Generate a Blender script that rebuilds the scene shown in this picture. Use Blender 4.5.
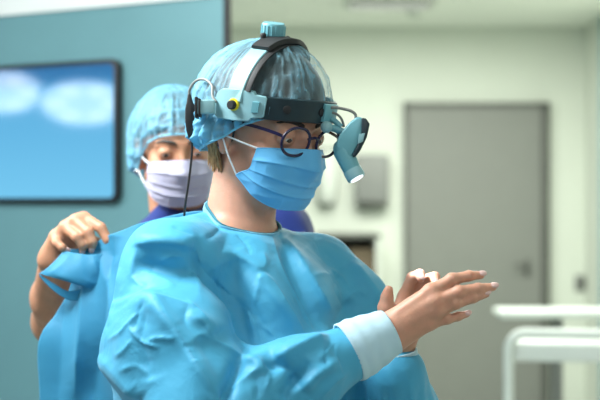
import bpy, bmesh, math, random
import numpy as np
from mathutils import Vector, Matrix
random.seed(4)
for o in list(bpy.data.objects):
    bpy.data.objects.remove(o)
SC = bpy.context.scene
COL = SC.collection
PI = math.pi

# ------------------------------------------------------------------ camera
cam_d = bpy.data.cameras.new('camera')
cam = bpy.data.objects.new('camera', cam_d)
COL.objects.link(cam)
cam.location = (0, 0, 1.44)
cam.rotation_euler = (PI / 2, 0, 0)
cam_d.lens = 85
cam_d.sensor_width = 36
cam_d.clip_start = 0.05
cam_d.dof.use_dof = True
cam_d.dof.focus_distance = 2.0
cam_d.dof.aperture_fstop = 4.0
SC.camera = cam

# ------------------------------------------------------------------ world, lights, exposure
w = bpy.data.worlds.new('world')
SC.world = w
w.use_nodes = True
w.node_tree.nodes['Background'].inputs[0].default_value = (0.82, 0.95, 1.0, 1)
w.node_tree.nodes['Background'].inputs[1].default_value = 0.30
SC.view_settings.view_transform = 'Standard'
SC.view_settings.look = 'None'
SC.view_settings.exposure = 0.0
SC.view_settings.gamma = 1.0


def area(name, loc, target, size, power, col=(1, 1, 1), sy=None):
    l = bpy.data.lights.new(name, 'AREA')
    l.energy = power
    l.color = col
    l.size = size
    if sy:
        l.shape = 'RECTANGLE'
        l.size_y = sy
    o = bpy.data.objects.new(name, l)
    COL.objects.link(o)
    o.location = loc
    o.rotation_euler = (Vector(target) - Vector(loc)).to_track_quat('-Z', 'Y').to_euler()
    return o


area('ceiling_light_key', (-0.80, 1.95, 2.46), (-0.08, 2.1, 1.35), 0.6, 64, (0.95, 0.99, 1.0))
area('ceiling_light_back', (-1.5, 2.75, 2.48), (-0.5, 3.2, 1.3), 0.8, 44, (0.95, 0.99, 1.0))
area('fill_light_side', (0.5, 0.7, 2.48), (0.1, 2.1, 1.3), 0.8, 12, (1.0, 0.98, 0.95))  # added fill from the front right, not a fitted lamp
area('ceiling_light_far', (0.5, 7.0, 2.50), (0.5, 7.0, 0), 1.8, 122, (0.97, 1.0, 0.93))
area('ceiling_light_mid', (1.0, 4.6, 2.50), (1.0, 4.6, 0), 0.8, 22, (0.97, 1.0, 0.94))

# ------------------------------------------------------------------ picture-frame helpers (points in the place, by where they are seen and how deep)
K = 36 / 85 / 600
Y0 = 2.1
S = K * Y0            # metres per photo pixel at the surgeon


def W(px, py, Y):
    return np.array([(px - 300) * K * Y, Y, 1.44 - (py - 200) * K * Y])


def U(p):
    px, py, d = p
    return W(px, py, Y0 + d * S)


def proj(V):
    V = np.asarray(V)
    return np.stack([300 + V[:, 0] / (K * V[:, 1]), 200 - (V[:, 2] - 1.44) / (K * V[:, 1])], 1)


def nrm(v):
    v = np.asarray(v, float)
    return v / (np.linalg.norm(v, axis=-1, keepdims=True) + 1e-12)


# ------------------------------------------------------------------ numpy noise
_rs = np.random.RandomState(7)
_PERM = _rs.permutation(4096)
_RV = _rs.rand(4096).astype(np.float32) * 2 - 1


def vnoise(P, scale=1.0, seed=0):
    P = np.asarray(P) * scale + seed * 17.31
    i = np.floor(P).astype(np.int64)
    f = P - i
    f = f * f * f * (f * (f * 6 - 15) + 10)
    out = 0
    for dx in (0, 1):
        wx = f[:, 0] if dx else 1 - f[:, 0]
        for dy in (0, 1):
            wy = f[:, 1] if dy else 1 - f[:, 1]
            for dz in (0, 1):
                wz = f[:, 2] if dz else 1 - f[:, 2]
                h = _PERM[(i[:, 0] + dx) & 4095]
                h = _PERM[(h + i[:, 1] + dy) & 4095]
                h = _PERM[(h + i[:, 2] + dz) & 4095]
                out = out + wx * wy * wz * _RV[h]
    return out


def ridged(P, scale, seed=0):
    a = vnoise(P, scale, seed)
    return 1 - np.abs(a) * 2.2


# ------------------------------------------------------------------ signed distance modelling (numpy)
def RC(a, b, ra, rb, k=0.01, sub=False):
    return dict(t='c', a=np.asarray(a, float), b=np.asarray(b, float), ra=ra, rb=rb, k=k, sub=sub)


def EL(c, r, R=None, k=0.01, sub=False):
    return dict(t='e', c=np.asarray(c, float), r=np.asarray(r, float), R=np.eye(3) if R is None else np.asarray(R, float), k=k, sub=sub)


def pd(p, P):
    if p['t'] == 'c':
        a, b, ra, rb = p['a'], p['b'], p['ra'], p['rb']
        ba = b - a
        l2 = ba @ ba
        rr = ra - rb
        if l2 <= rr * rr * 1.001:
            if ra > rb:
                return np.linalg.norm(P - a, axis=1) - ra
            return np.linalg.norm(P - b, axis=1) - rb
        a2 = l2 - rr * rr
        il2 = 1 / l2
        pa = P - a
        y = pa @ ba
        z = y - l2
        q = pa * l2 - ba * y[:, None]
        x2 = (q * q).sum(1)
        y2 = y * y * l2
        z2 = z * z * l2
        kk = np.sign(rr) * rr * rr * x2
        d = (np.sqrt(x2 * a2 * il2) + y * rr) * il2 - ra
        c2 = np.sign(y) * a2 * y2 < kk
        d = np.where(c2, np.sqrt(x2 + y2) * il2 - ra, d)
        c1 = np.sign(z) * a2 * z2 > kk
        d = np.where(c1, np.sqrt(x2 + z2) * il2 - rb, d)
        return d
    q = (P - p['c']) @ p['R']
    k0 = np.linalg.norm(q / p['r'], axis=1)
    k1 = np.linalg.norm(q / (p['r'] ** 2), axis=1) + 1e-9
    return k0 * (k0 - 1) / k1


def pbox(p):
    if p['t'] == 'c':
        lo = np.minimum(p['a'] - p['ra'], p['b'] - p['rb'])
        hi = np.maximum(p['a'] + p['ra'], p['b'] + p['rb'])
    else:
        e = np.sqrt(((p['R'] * p['r'][None, :]) ** 2).sum(1))
        lo, hi = p['c'] - e, p['c'] + e
    return lo, hi


def comb(d, e, p):
    k = p['k']
    if p['sub']:
        e = -e
        h = np.maximum(k - np.abs(d - e), 0) / k
        return np.maximum(d, e) + h * h * k / 4
    h = np.maximum(k - np.abs(d - e), 0) / k
    return np.minimum(d, e) - h * h * k / 4


def sdf(prims, P):
    d = np.full(len(P), 1e2)
    for p in prims:
        d = comb(d, pd(p, P), p)
    return d


def mesh_sdf(prims, h, extra=None, smooth=2):
    B = 16
    lo = np.min([pbox(p)[0] for p in prims if not p['sub']], 0) - 4 * h
    hi = np.max([pbox(p)[1] for p in prims if not p['sub']], 0) + 4 * h
    nb = np.ceil((hi - lo) / (B * h)).astype(int) + 1
    blocks = {}
    for n, p in enumerate(prims):
        a, b = pbox(p)
        m = p['k'] + 2 * h
        i0 = np.maximum(np.floor((a - m - lo) / (B * h)).astype(int), 0)
        i1 = np.minimum(np.floor((b + m - lo) / (B * h)).astype(int), nb - 1)
        for i in range(i0[0], i1[0] + 1):
            for j in range(i0[1], i1[1] + 1):
                for k in range(i0[2], i1[2] + 1):
                    if p['sub'] and (i, j, k) not in blocks:
                        continue
                    blocks.setdefault((i, j, k), []).append(n)
    g = np.arange(B + 1)
    G = np.stack(np.meshgrid(g, g, g, indexing='ij'), -1).reshape(-1, 3)
    NX, NY, NZ = [int(v) for v in nb * B + 2]
    ids, vs, fs = [], [], []
    offs = [(0, 0, 0), (1, 0, 0), (0, 1, 0), (1, 1, 0), (0, 0, 1), (1, 0, 1), (0, 1, 1), (1, 1, 1)]
    edges = [(0, 1), (2, 3), (4, 5), (6, 7), (0, 2), (1, 3), (4, 6), (5, 7), (0, 4), (1, 5), (2, 6), (3, 7)]
    for (bi, bj, bk), lst in blocks.items():
        base = np.array([bi, bj, bk]) * B
        if extra is None:
            pc = (lo + (base + B / 2) * h)[None]
            dc = np.full(1, 1e2)
            for n in lst:
                dc = comb(dc, pd(prims[n], pc), prims[n])
            if abs(dc[0]) > 1.35 * B * h:
                continue
        P = lo + (base + G) * h
        d = np.full(len(P), 1e2)
        for n in lst:
            d = comb(d, pd(prims[n], P), prims[n])
        if extra is not None:
            d = extra(P, d)
        if d.min() > 0 or d.max() < 0:
            continue
        D = d.reshape(B + 1, B + 1, B + 1)
        c8 = [D[o[0]:o[0] + B, o[1]:o[1] + B, o[2]:o[2] + B] for o in offs]
        sg = np.stack([c < 0 for c in c8])
        act = sg.any(0) & ~sg.all(0)
        ci = np.argwhere(act)
        if len(ci):
            vals = np.stack([c[act] for c in c8], 1)
            acc = np.zeros((len(ci), 3))
            cnt = np.zeros(len(ci))
            for e0, e1 in edges:
                a, b = vals[:, e0], vals[:, e1]
                m = (a < 0) != (b < 0)
                t = np.where(m, a / np.where(m, a - b, 1), 0)
                o0 = np.array(offs[e0], float)
                o1 = np.array(offs[e1], float)
                acc += np.where(m[:, None], o0 + (o1 - o0) * t[:, None], 0)
                cnt += m
            vs.append(lo + (base + ci + acc / cnt[:, None]) * h)
            gi = base + ci + 1
            ids.append((gi[:, 0] * NY + gi[:, 1]) * NZ + gi[:, 2])
        Dn = D < 0
        for ax in range(3):
            sl0 = [slice(0, B)] * 3
            sl1 = [slice(0, B)] * 3
            sl1[ax] = slice(1, B + 1)
            A, Bb = Dn[tuple(sl0)], Dn[tuple(sl1)]
            e = np.argwhere(A != Bb)
            if not len(e):
                continue
            flip = A[tuple(e.T)]
            gi = base + e + 1
            u, v = (ax + 1) % 3, (ax + 2) % 3
            q = []
            for du, dv in ((1, 1), (0, 1), (0, 0), (1, 0)):
                c = gi.copy()
                c[:, u] -= du
                c[:, v] -= dv
                q.append((c[:, 0] * NY + c[:, 1]) * NZ + c[:, 2])
            q = np.stack(q, 1)
            q = np.where(flip[:, None], q, q[:, ::-1])
            fs.append(q)
    ids = np.concatenate(ids)
    vs = np.concatenate(vs)
    fs = np.concatenate(fs)
    o = np.argsort(ids)
    ids, vs = ids[o], vs[o]
    k = np.searchsorted(ids, fs)
    k = np.minimum(k, len(ids) - 1)
    ok = (ids[k] == fs).all(1)
    F = k[ok]
    V = vs
    if smooth:
        V = laplace(V, F, smooth)
    return V, F


def laplace(V, F, it=1, lam=0.5):
    n = len(V)
    e = np.concatenate([np.stack([F[:, i], F[:, (i + 1) % F.shape[1]]], 1) for i in range(F.shape[1])])
    e = np.concatenate([e, e[:, ::-1]])
    cnt = np.bincount(e[:, 0], minlength=n)
    for _ in range(it):
        s = np.stack([np.bincount(e[:, 0], V[e[:, 1], c], n) for c in range(3)], 1)
        V = V + lam * np.where(cnt[:, None] > 0, s / np.maximum(cnt, 1)[:, None] - V, 0)
    return V


def vnorm(V, F):
    a = V[F[:, 2]] - V[F[:, 0]]
    b = V[F[:, 3]] - V[F[:, 1]] if F.shape[1] == 4 else V[F[:, 1]] - V[F[:, 0]]
    fn = np.cross(a, b)
    if F.shape[1] == 3:
        fn = -fn
    N = np.zeros_like(V)
    for i in range(F.shape[1]):
        for c in range(3):
            N[:, c] += np.bincount(F[:, i], fn[:, c], len(V))
    return nrm(N)


# ------------------------------------------------------------------ object helpers
def wl(o):
    return np.array(o.matrix_world.translation) if o.parent is None else np.array(o.location) + wl(o.parent)


def mk(name, V, F, mat=None, parent=None, smooth=True, origin=None):
    V = np.asarray(V, float)
    po = np.zeros(3)
    q = parent
    while q is not None:
        po = po + np.array(q.location)
        q = q.parent
    org = np.asarray(origin, float) if origin is not None else (po if parent else np.zeros(3))
    me = bpy.data.meshes.new(name)
    me.from_pydata((V - org).tolist(), [], [list(map(int, f)) for f in F])
    me.update()
    if smooth:
        me.polygons.foreach_set('use_smooth', [True] * len(me.polygons))
    o = bpy.data.objects.new(name, me)
    COL.objects.link(o)
    if parent is not None:
        o.parent = parent
    o.location = org - po
    if mat:
        me.materials.append(mat)
    return o


def empty(name, loc, label=None, cat=None, group=None):
    o = bpy.data.objects.new(name, None)
    COL.objects.link(o)
    o.location = [float(v) for v in loc]
    o.empty_display_size = 0.05
    if label:
        tag(o, label, cat, group)
    return o


def tag(o, label, cat, group=None):
    o['label'] = label
    o['category'] = cat
    if group:
        o['group'] = group
    return o


def struct(o):
    o['kind'] = 'structure'
    return o


class MB:
    """collects shapes of one mesh"""
    def __init__(self):
        self.v = []
        self.f = []

    def add(self, V, F):
        n = len(self.v)
        self.v += [tuple(map(float, p)) for p in V]
        self.f += [tuple(int(i) + n for i in f) for f in F]
        return self

    def box(self, c, sx, sy, sz, R=None, bev=0.0):
        bm = bmesh.new()
        bmesh.ops.create_cube(bm, size=1)
        for v in bm.verts:
            v.co = Vector((v.co.x * sx, v.co.y * sy, v.co.z * sz))
        if bev:
            bmesh.ops.bevel(bm, geom=bm.edges[:], offset=bev, segments=3, profile=0.5, affect='EDGES')
        self.bm(bm, c, R)
        return self

    def bm(self, bm, c=(0, 0, 0), R=None):
        bm.verts.index_update()
        V = np.array([v.co[:] for v in bm.verts])
        F = [[v.index for v in f.verts] for f in bm.faces]
        if R is not None:
            V = V @ np.asarray(R).T
        self.add(V + np.asarray(c, float), F)
        bm.free()

    def prism(self, poly, axis_a, axis_b, axis_c, c, th, bev=0.0):
        """polygon in (a, b) extruded along c by +-th/2"""
        bm = bmesh.new()
        A, B_, C_ = [Vector(map(float, x)) for x in (axis_a, axis_b, axis_c)]
        c = Vector(map(float, c))
        lo = [bm.verts.new(c + A * p[0] + B_ * p[1] - C_ * th / 2) for p in poly]
        hi = [bm.verts.new(c + A * p[0] + B_ * p[1] + C_ * th / 2) for p in poly]
        bm.faces.new(lo[::-1])
        bm.faces.new(hi)
        n = len(poly)
        for i in range(n):
            bm.faces.new((lo[i], lo[(i + 1) % n], hi[(i + 1) % n], hi[i]))
        bmesh.ops.recalc_face_normals(bm, faces=bm.faces[:])
        if bev:
            bmesh.ops.bevel(bm, geom=bm.edges[:], offset=bev, segments=3, profile=0.5, affect='EDGES', clamp_overlap=True)
        self.bm(bm)
        return self

    def tube(self, pts, r, seg=10, closed=False, caps=True):
        pts = np.asarray(pts, float)
        n = len(pts)
        rr = np.broadcast_to(np.asarray(r, float), (n,))
        if closed:
            T = nrm(np.roll(pts, -1, 0) - np.roll(pts, 1, 0))
        else:
            T = nrm(np.gradient(pts, axis=0))
        up = np.array([0, 0, 1.0]) if abs(T[0][2]) < 0.9 else np.array([1.0, 0, 0])
        a = nrm(np.cross(T[0], up))
        V = []
        for i in range(n):
            a = nrm(a - T[i] * (a @ T[i]))
            b = np.cross(T[i], a)
            for s in range(seg):
                t = 2 * PI * s / seg
                V.append(pts[i] + rr[i] * (math.cos(t) * a + math.sin(t) * b))
        F = []
        m = n if closed else n - 1
        for i in range(m):
            j = (i + 1) % n
            for s in range(seg):
                s2 = (s + 1) % seg
                F.append((i * seg + s, i * seg + s2, j * seg + s2, j * seg + s))
        if not closed and caps:
            F.append(tuple(range(seg))[::-1])
            F.append(tuple((n - 1) * seg + s for s in range(seg)))
        return self.add(V, F)

    def lathe(self, prof, c, axis, seg=32):
        """prof: list of (radius, height along axis)"""
        axis = nrm(axis)
        up = np.array([0, 0, 1.0]) if abs(axis[2]) < 0.9 else np.array([1.0, 0, 0])
        a = nrm(np.cross(axis, up))
        b = np.cross(axis, a)
        V, F = [], []
        for r, h in prof:
            for s in range(seg):
                t = 2 * PI * s / seg
                V.append(np.asarray(c) + axis * h + r * (math.cos(t) * a + math.sin(t) * b))
        for i in range(len(prof) - 1):
            for s in range(seg):
                s2 = (s + 1) % seg
                F.append((i * seg + s, i * seg + s2, (i + 1) * seg + s2, (i + 1) * seg + s))
        F.append(tuple(range(seg))[::-1])
        F.append(tuple((len(prof) - 1) * seg + s for s in range(seg)))
        return self.add(V, F)

    def ball(self, c, r, R=None, n=20):
        V, F = [], []
        r = np.broadcast_to(np.asarray(r, float), (3,))
        for i in range(n + 1):
            t = PI * i / n
            for j in range(2 * n):
                p = PI * j / n
                q = np.array([math.sin(t) * math.cos(p), math.sin(t) * math.sin(p), math.cos(t)]) * r
                if R is not None:
                    q = np.asarray(R) @ q
                V.append(np.asarray(c) + q)
        for i in range(n):
            for j in range(2 * n):
                j2 = (j + 1) % (2 * n)
                F.append((i * 2 * n + j, (i + 1) * 2 * n + j, (i + 1) * 2 * n + j2, i * 2 * n + j2))
        return self.add(V, F)

    def strip(self, P, Wd, N, width, th):
        """rounded strap: centre points P, width directions Wd, outward normals N"""
        P, Wd, N = [np.asarray(x, float) for x in (P, Wd, N)]
        n = len(P)
        width = np.broadcast_to(np.asarray(width, float), (n,))
        prof = [(-.5, .15), (-.47, .5), (-.42, 1), (.42, 1), (.47, .5), (.5, .15), (.5, -.15), (-.5, -.15)]
        prof = [(-.5, 0), (-.5, .6), (-.46, 1), (.46, 1), (.5, .6), (.5, 0)]
        m = len(prof)
        V, F = [], []
        for i in range(n):
            for a, b in prof:
                V.append(P[i] + Wd[i] * a * width[i] + N[i] * b * th)
        for i in range(n - 1):
            for s in range(m):
                s2 = (s + 1) % m
                F.append((i * m + s, (i + 1) * m + s, (i + 1) * m + s2, i * m + s2))
        F.append(tuple(range(m)))
        F.append(tuple((n - 1) * m + s for s in range(m))[::-1])
        return self.add(V, F)

    def build(self, name, mat, parent=None, smooth=True, origin=None, auto=True):
        o = mk(name, self.v, self.f, mat, parent, smooth, origin)
        bm = bmesh.new()
        bm.from_mesh(o.data)
        bmesh.ops.recalc_face_normals(bm, faces=bm.faces[:])
        if smooth and auto:
            for e in bm.edges:
                if len(e.link_faces) == 2 and e.calc_face_angle(0) > 0.7:
                    e.smooth = False
        bm.to_mesh(o.data)
        bm.free()
        return o


def spline(pts, n=12, closed=False):
    """Catmull-Rom through pts"""
    P = np.asarray(pts, float)
    m = len(P)
    out = []
    rng = range(m) if closed else range(m - 1)
    for i in rng:
        if closed:
            p0, p1, p2, p3 = P[(i - 1) % m], P[i], P[(i + 1) % m], P[(i + 2) % m]
        else:
            p1, p2 = P[i], P[i + 1]
            p0 = P[i - 1] if i > 0 else 2 * p1 - p2
            p3 = P[i + 2] if i + 2 < m else 2 * p2 - p1
        for t in np.linspace(0, 1, n, endpoint=False):
            out.append(0.5 * (2 * p1 + (p2 - p0) * t + (2 * p0 - 5 * p1 + 4 * p2 - p3) * t * t + (3 * p1 - p0 - 3 * p2 + p3) * t ** 3))
    if not closed:
        out.append(P[-1])
    return np.array(out)


def surf(rows, nu, nv):
    """smooth surface through a grid of control points -> V (nv, nu, 3)"""
    rr = [spline(r, nu) for r in rows]
    rr = np.array(rr)
    cols = [spline(rr[:, i], nv) for i in range(rr.shape[1])]
    return np.array(cols).transpose(1, 0, 2)


def gridfaces(nv, nu, wrap=False):
    F = []
    for i in range(nv - 1):
        for j in range(nu - 1 + (1 if wrap else 0)):
            j2 = (j + 1) % nu
            F.append((i * nu + j, i * nu + j2, (i + 1) * nu + j2, (i + 1) * nu + j))
    return np.array(F)


# ------------------------------------------------------------------ materials
def mat(name, col, rough=0.5, metal=0.0, noise=0.0, nscale=20, bump=0.0, bscale=200, emis=None, estr=0, spec=0.5, sss=0, sssc=None, sheen=0, alpha=1, trans=0, col2=None, detail=4):
    m = bpy.data.materials.new(name)
    m.use_nodes = True
    nt = m.node_tree
    b = nt.nodes['Principled BSDF']
    b.inputs['Base Color'].default_value = (*col, 1)
    b.inputs['Roughness'].default_value = rough
    b.inputs['Metallic'].default_value = metal
    b.inputs['Specular IOR Level'].default_value = spec
    if sheen:
        b.inputs['Sheen Weight'].default_value = sheen
    if sss:
        b.inputs['Subsurface Weight'].default_value = sss
        b.inputs['Subsurface Radius'].default_value = sssc or (0.012, 0.005, 0.003)
        b.inputs['Subsurface Scale'].default_value = 1.0
    if emis:
        b.inputs['Emission Color'].default_value = (*emis, 1)
        b.inputs['Emission Strength'].default_value = estr
    if trans:
        b.inputs['Transmission Weight'].default_value = trans
    b.inputs['Alpha'].default_value = alpha
    tc = nt.nodes.new('ShaderNodeTexCoord')
    if noise or col2:
        n = nt.nodes.new('ShaderNodeTexNoise')
        n.inputs['Scale'].default_value = nscale
        n.inputs['Detail'].default_value = detail
        nt.links.new(tc.outputs['Object'], n.inputs['Vector'])
        r = nt.nodes.new('ShaderNodeValToRGB')
        c1 = [max(0, c * (1 - noise)) for c in col]
        c2 = col2 or [min(1, c * (1 + noise)) for c in col]
        r.color_ramp.elements[0].position = 0.3
        r.color_ramp.elements[1].position = 0.7
        r.color_ramp.elements[0].color = (*c1, 1)
        r.color_ramp.elements[1].color = (*c2, 1)
        nt.links.new(n.outputs['Fac'], r.inputs['Fac'])
        nt.links.new(r.outputs['Color'], b.inputs['Base Color'])
    if bump:
        n2 = nt.nodes.new('ShaderNodeTexNoise')
        n2.inputs['Scale'].default_value = bscale
        n2.inputs['Detail'].default_value = 5
        nt.links.new(tc.outputs['Object'], n2.inputs['Vector'])
        bp = nt.nodes.new('ShaderNodeBump')
        bp.inputs['Strength'].default_value = bump
        bp.inputs['Distance'].default_value = 0.002
        nt.links.new(n2.outputs['Fac'], bp.inputs['Height'])
        nt.links.new(bp.outputs['Normal'], b.inputs['Normal'])
    return m


def lin(r, g, b):
    f = lambda c: (c / 255) / 12.92 if c / 255 <= 0.04045 else ((c / 255 + 0.055) / 1.055) ** 2.4
    return (f(r), f(g), f(b))


def fabric(name, col, rough=0.6, translucent=0.25, b1=(9, 0.25, 0.01), b2=(350, 0.12, 0.001), alpha_attr=None, sheen=0.2, spec=0.4, col2=None):
    """thin non-woven cloth: soft crumple bump, fine grain, some light coming through"""
    m = bpy.data.materials.new(name)
    m.use_nodes = True
    nt = m.node_tree
    N, L = nt.nodes, nt.links
    b = N['Principled BSDF']
    out = N['Material Output']
    b.inputs['Base Color'].default_value = (*col, 1)
    b.inputs['Roughness'].default_value = rough
    b.inputs['Sheen Weight'].default_value = sheen
    b.inputs['Specular IOR Level'].default_value = spec
    tc = N.new('ShaderNodeTexCoord')
    h = None
    last = None
    for sc, st, dist in (b1, b2):
        if not st:
            continue
        n = N.new('ShaderNodeTexNoise')
        n.inputs['Scale'].default_value = sc
        n.inputs['Detail'].default_value = 3
        n.inputs['Distortion'].default_value = 0.6
        L.new(tc.outputs['Object'], n.inputs['Vector'])
        bp = N.new('ShaderNodeBump')
        bp.inputs['Strength'].default_value = st
        bp.inputs['Distance'].default_value = dist
        L.new(n.outputs['Fac'], bp.inputs['Height'])
        if last:
            L.new(last.outputs['Normal'], bp.inputs['Normal'])
        last = bp
    if last:
        L.new(last.outputs['Normal'], b.inputs['Normal'])
    tr = N.new('ShaderNodeBsdfTranslucent')
    tr.inputs['Color'].default_value = (*col, 1)
    mx = N.new('ShaderNodeMixShader')
    mx.inputs[0].default_value = translucent
    L.new(b.outputs[0], mx.inputs[1])
    L.new(tr.outputs[0], mx.inputs[2])
    res = mx
    if alpha_attr:
        at = N.new('ShaderNodeAttribute')
        at.attribute_name = alpha_attr
        tp = N.new('ShaderNodeBsdfTransparent')
        if col2:
            mc = N.new('ShaderNodeMix')
            mc.data_type = 'RGBA'
            mc.inputs[6].default_value = (*col2, 1)
            mc.inputs[7].default_value = (*col, 1)
            L.new(at.outputs['Fac'], mc.inputs[0])
            L.new(mc.outputs[2], b.inputs['Base Color'])
        m2 = N.new('ShaderNodeMixShader')
        L.new(at.outputs['Fac'], m2.inputs[0])
        L.new(tp.outputs[0], m2.inputs[1])
        L.new(mx.outputs[0], m2.inputs[2])
        res = m2
    L.new(res.outputs[0], out.inputs[0])
    return m


M = {}
M['wall'] = mat('wall_paint', lin(205, 210, 198), 0.7, noise=0.02, nscale=3)
M['ceil'] = mat('ceiling_paint', lin(232, 236, 226), 0.8, noise=0.02, nscale=2)
M['floor'] = mat('floor_vinyl', lin(170, 176, 168), 0.35, noise=0.06, nscale=6)
M['door'] = mat('door_laminate', lin(120, 122, 116), 0.55, noise=0.02, nscale=8)
M['doorframe'] = mat('door_frame', lin(80, 82, 76), 0.5, noise=0.02, nscale=8)
M['teal_panel'] = mat('teal_wall_panel', lin(108, 156, 163), 0.45, metal=0.15, noise=0.04, nscale=3)
M['bandwhite'] = mat('white_light_band', lin(236, 240, 238), 0.5, noise=0.02, nscale=5)
M['trimdark'] = mat('dark_trim', lin(22, 26, 28), 0.5, noise=0.05, nscale=5)
M['black'] = mat('black_plastic', (0.012, 0.014, 0.017), 0.4, noise=0.1, nscale=40)
M['rubber'] = mat('black_rubber', (0.010, 0.011, 0.013), 0.6, noise=0.1, nscale=40)
M['lightplastic'] = mat('pale_teal_plastic', lin(134, 178, 186), 0.42, noise=0.03, nscale=30)
M['tealplastic'] = mat('teal_grey_plastic', lin(104, 164, 176), 0.36, noise=0.03, nscale=30)
M['darkband'] = mat('dark_teal_pad', lin(20, 44, 52), 0.45, noise=0.1, nscale=60, bump=0.1)
M['yellow'] = mat('yellow_plastic', lin(225, 205, 30), 0.4, noise=0.03)
M['chrome'] = mat('brushed_metal', (0.7, 0.74, 0.75), 0.25, metal=1, noise=0.03)
M['lampglow'] = mat('lamp_lens', (0.9, 0.95, 1), 0.2, noise=0.02, emis=(0.85, 0.95, 1.0), estr=1.2)
M['greyplastic'] = mat('grey_plastic', lin(122, 124, 120), 0.5, noise=0.03)
M['whiteplastic'] = mat('white_plastic', lin(198, 203, 194), 0.45, noise=0.02)
M['white_metal'] = mat('white_painted_metal', lin(222, 228, 222), 0.35, noise=0.02)
M['olive'] = mat('olive_cardboard', lin(120, 112, 84), 0.8, noise=0.1)
M['brown'] = mat('brown_cardboard', lin(96, 84, 66), 0.8, noise=0.1)
M['cabinside'] = mat('cabinet_inside', lin(84, 84, 74), 0.7, noise=0.05)
M['gown'] = fabric('blue_gown_fabric', lin(76, 176, 216), 0.56, 0.2, (22, 0.28, 0.010), (260, 0.10, 0.0012), sheen=0.1, spec=0.4)
M['gown_shaded'] = fabric('gown_back_shaded', lin(58, 148, 186), 0.6, 0.3, (14, 0.3, 0.01), (260, 0.1, 0.001), sheen=0.08)  # same gown cloth, darker: shade on the held panel put into the colour
M['cuff'] = fabric('knit_cuff', lin(196, 230, 244), 0.8, 0.15, (60, 0.1, 0.003), (700, 0.3, 0.001))
M['binding'] = fabric('gown_binding', lin(128, 200, 226), 0.7, 0.15, (40, 0.1, 0.003), (500, 0.2, 0.001))
M['teal_cloth'] = fabric('teal_undershirt', lin(20, 120, 136), 0.8, 0.05, (30, 0.1, 0.002), (500, 0.2, 0.001))
M['mask'] = fabric('blue_mask_fabric', lin(98, 184, 234), 0.7, 0.12, (40, 0.12, 0.004), (500, 0.12, 0.001))
M['maskw'] = fabric('lavender_mask_fabric', lin(192, 190, 214), 0.75, 0.12, (40, 0.1, 0.003), (500, 0.12, 0.001))
M['loop'] = mat('white_elastic', lin(226, 230, 232), 0.7, noise=0.02)
M['cap'] = fabric('blue_cap_netting', lin(100, 188, 226), 0.5, 0.2, (50, 0.3, 0.006), (400, 0.2, 0.001), alpha_attr='dens', spec=0.6, col2=lin(168, 208, 216))
M['navy'] = fabric('navy_scrubs', lin(12, 42, 118), 0.75, 0.03, (12, 0.25, 0.01), (500, 0.15, 0.001))
M['scrubs'] = fabric('dark_scrub_trousers', lin(30, 90, 110), 0.75, 0.03, (12, 0.25, 0.01), (500, 0.15, 0.001))
M['hair_dark'] = mat('dark_brown_hair', (0.020, 0.014, 0.010), 0.5, noise=0.4, nscale=80, bump=0.4, bscale=160)
M['hair_blond'] = mat('dark_blond_hair', lin(180, 142, 98), 0.5, noise=0.35, nscale=120, bump=0.5, bscale=250)
M['eyewhite'] = mat('eye_white', lin(205, 200, 196), 0.2, noise=0.02)
M['iris'] = mat('eye_iris', (0.03, 0.018, 0.01), 0.15, noise=0.2)
M['nail'] = mat('pale_nail', lin(214, 178, 172), 0.2, noise=0.03, spec=0.7)
M['shoe'] = mat('white_clog', lin(200, 204, 206), 0.5, noise=0.03)
M['frame'] = mat('navy_glasses_frame', lin(26, 22, 58), 0.25, noise=0.1)


def skin_mat(name, col, red):
    m = mat(name, col, 0.48, noise=0.10, nscale=45, bump=0.22, bscale=300, sss=0.22, sssc=(0.010, 0.004, 0.002), spec=0.4, col2=red)
    return m


M['skin'] = skin_mat('fair_skin', lin(202, 154, 130), lin(210, 154, 130))
M['skin2'] = skin_mat('warm_skin', lin(190, 140, 110), lin(198, 142, 112))


def glassmat():
    m = bpy.data.materials.new('spectacle_glass')
    m.use_nodes = True
    nt = m.node_tree
    nt.nodes.remove(nt.nodes['Principled BSDF'])
    tp = nt.nodes.new('ShaderNodeBsdfTransparent')
    gl = nt.nodes.new('ShaderNodeBsdfGlossy')
    gl.inputs['Roughness'].default_value = 0.03
    fr = nt.nodes.new('ShaderNodeFresnel')
    fr.inputs[0].default_value = 1.22
    mx = nt.nodes.new('ShaderNodeMixShader')
    nt.links.new(fr.outputs[0], mx.inputs[0])
    nt.links.new(tp.outputs[0], mx.inputs[1])
    nt.links.new(gl.outputs[0], mx.inputs[2])
    nt.links.new(mx.outputs[0], nt.nodes['Material Output'].inputs[0])
    return m


M['glass'] = glassmat()

# ================================================================== THE SETTING
def wbox(name, x0, x1, y0, y1, z0, z1, m, parent=None, bev=0.0, R=None):
    b = MB()
    b.box(((x0 + x1) / 2, (y0 + y1) / 2, (z0 + z1) / 2), x1 - x0, y1 - y0, z1 - z0, R, bev)
    return b.build(name, m, parent, smooth=bool(bev))


YB = 8.9
ZC = 2.53
struct(wbox('floor', -3.6, 1.79, -0.6, YB, -0.06, 0, M['floor']))
struct(wbox('ceiling', -3.6, 1.79, -0.6, YB, ZC, ZC + 0.06, M['ceil']))
struct(wbox('wall_back', -3.6, 1.87, YB, YB + 0.1, 0, ZC, M['wall']))
struct(wbox('wall_right', 1.79, 1.87, -0.6, YB, 0, ZC, M['wall']))
struct(wbox('baseboard_back', -3.6, W(398, 0, YB)[0], YB - 0.015, YB, 0, 0.09, M['doorframe']))
# tall dark teal edge of an opening on the right wall
struct(wbox('trim_3', 1.78, 1.79, 8.36, 8.42, 0, ZC, M['teal_panel']))

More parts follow.
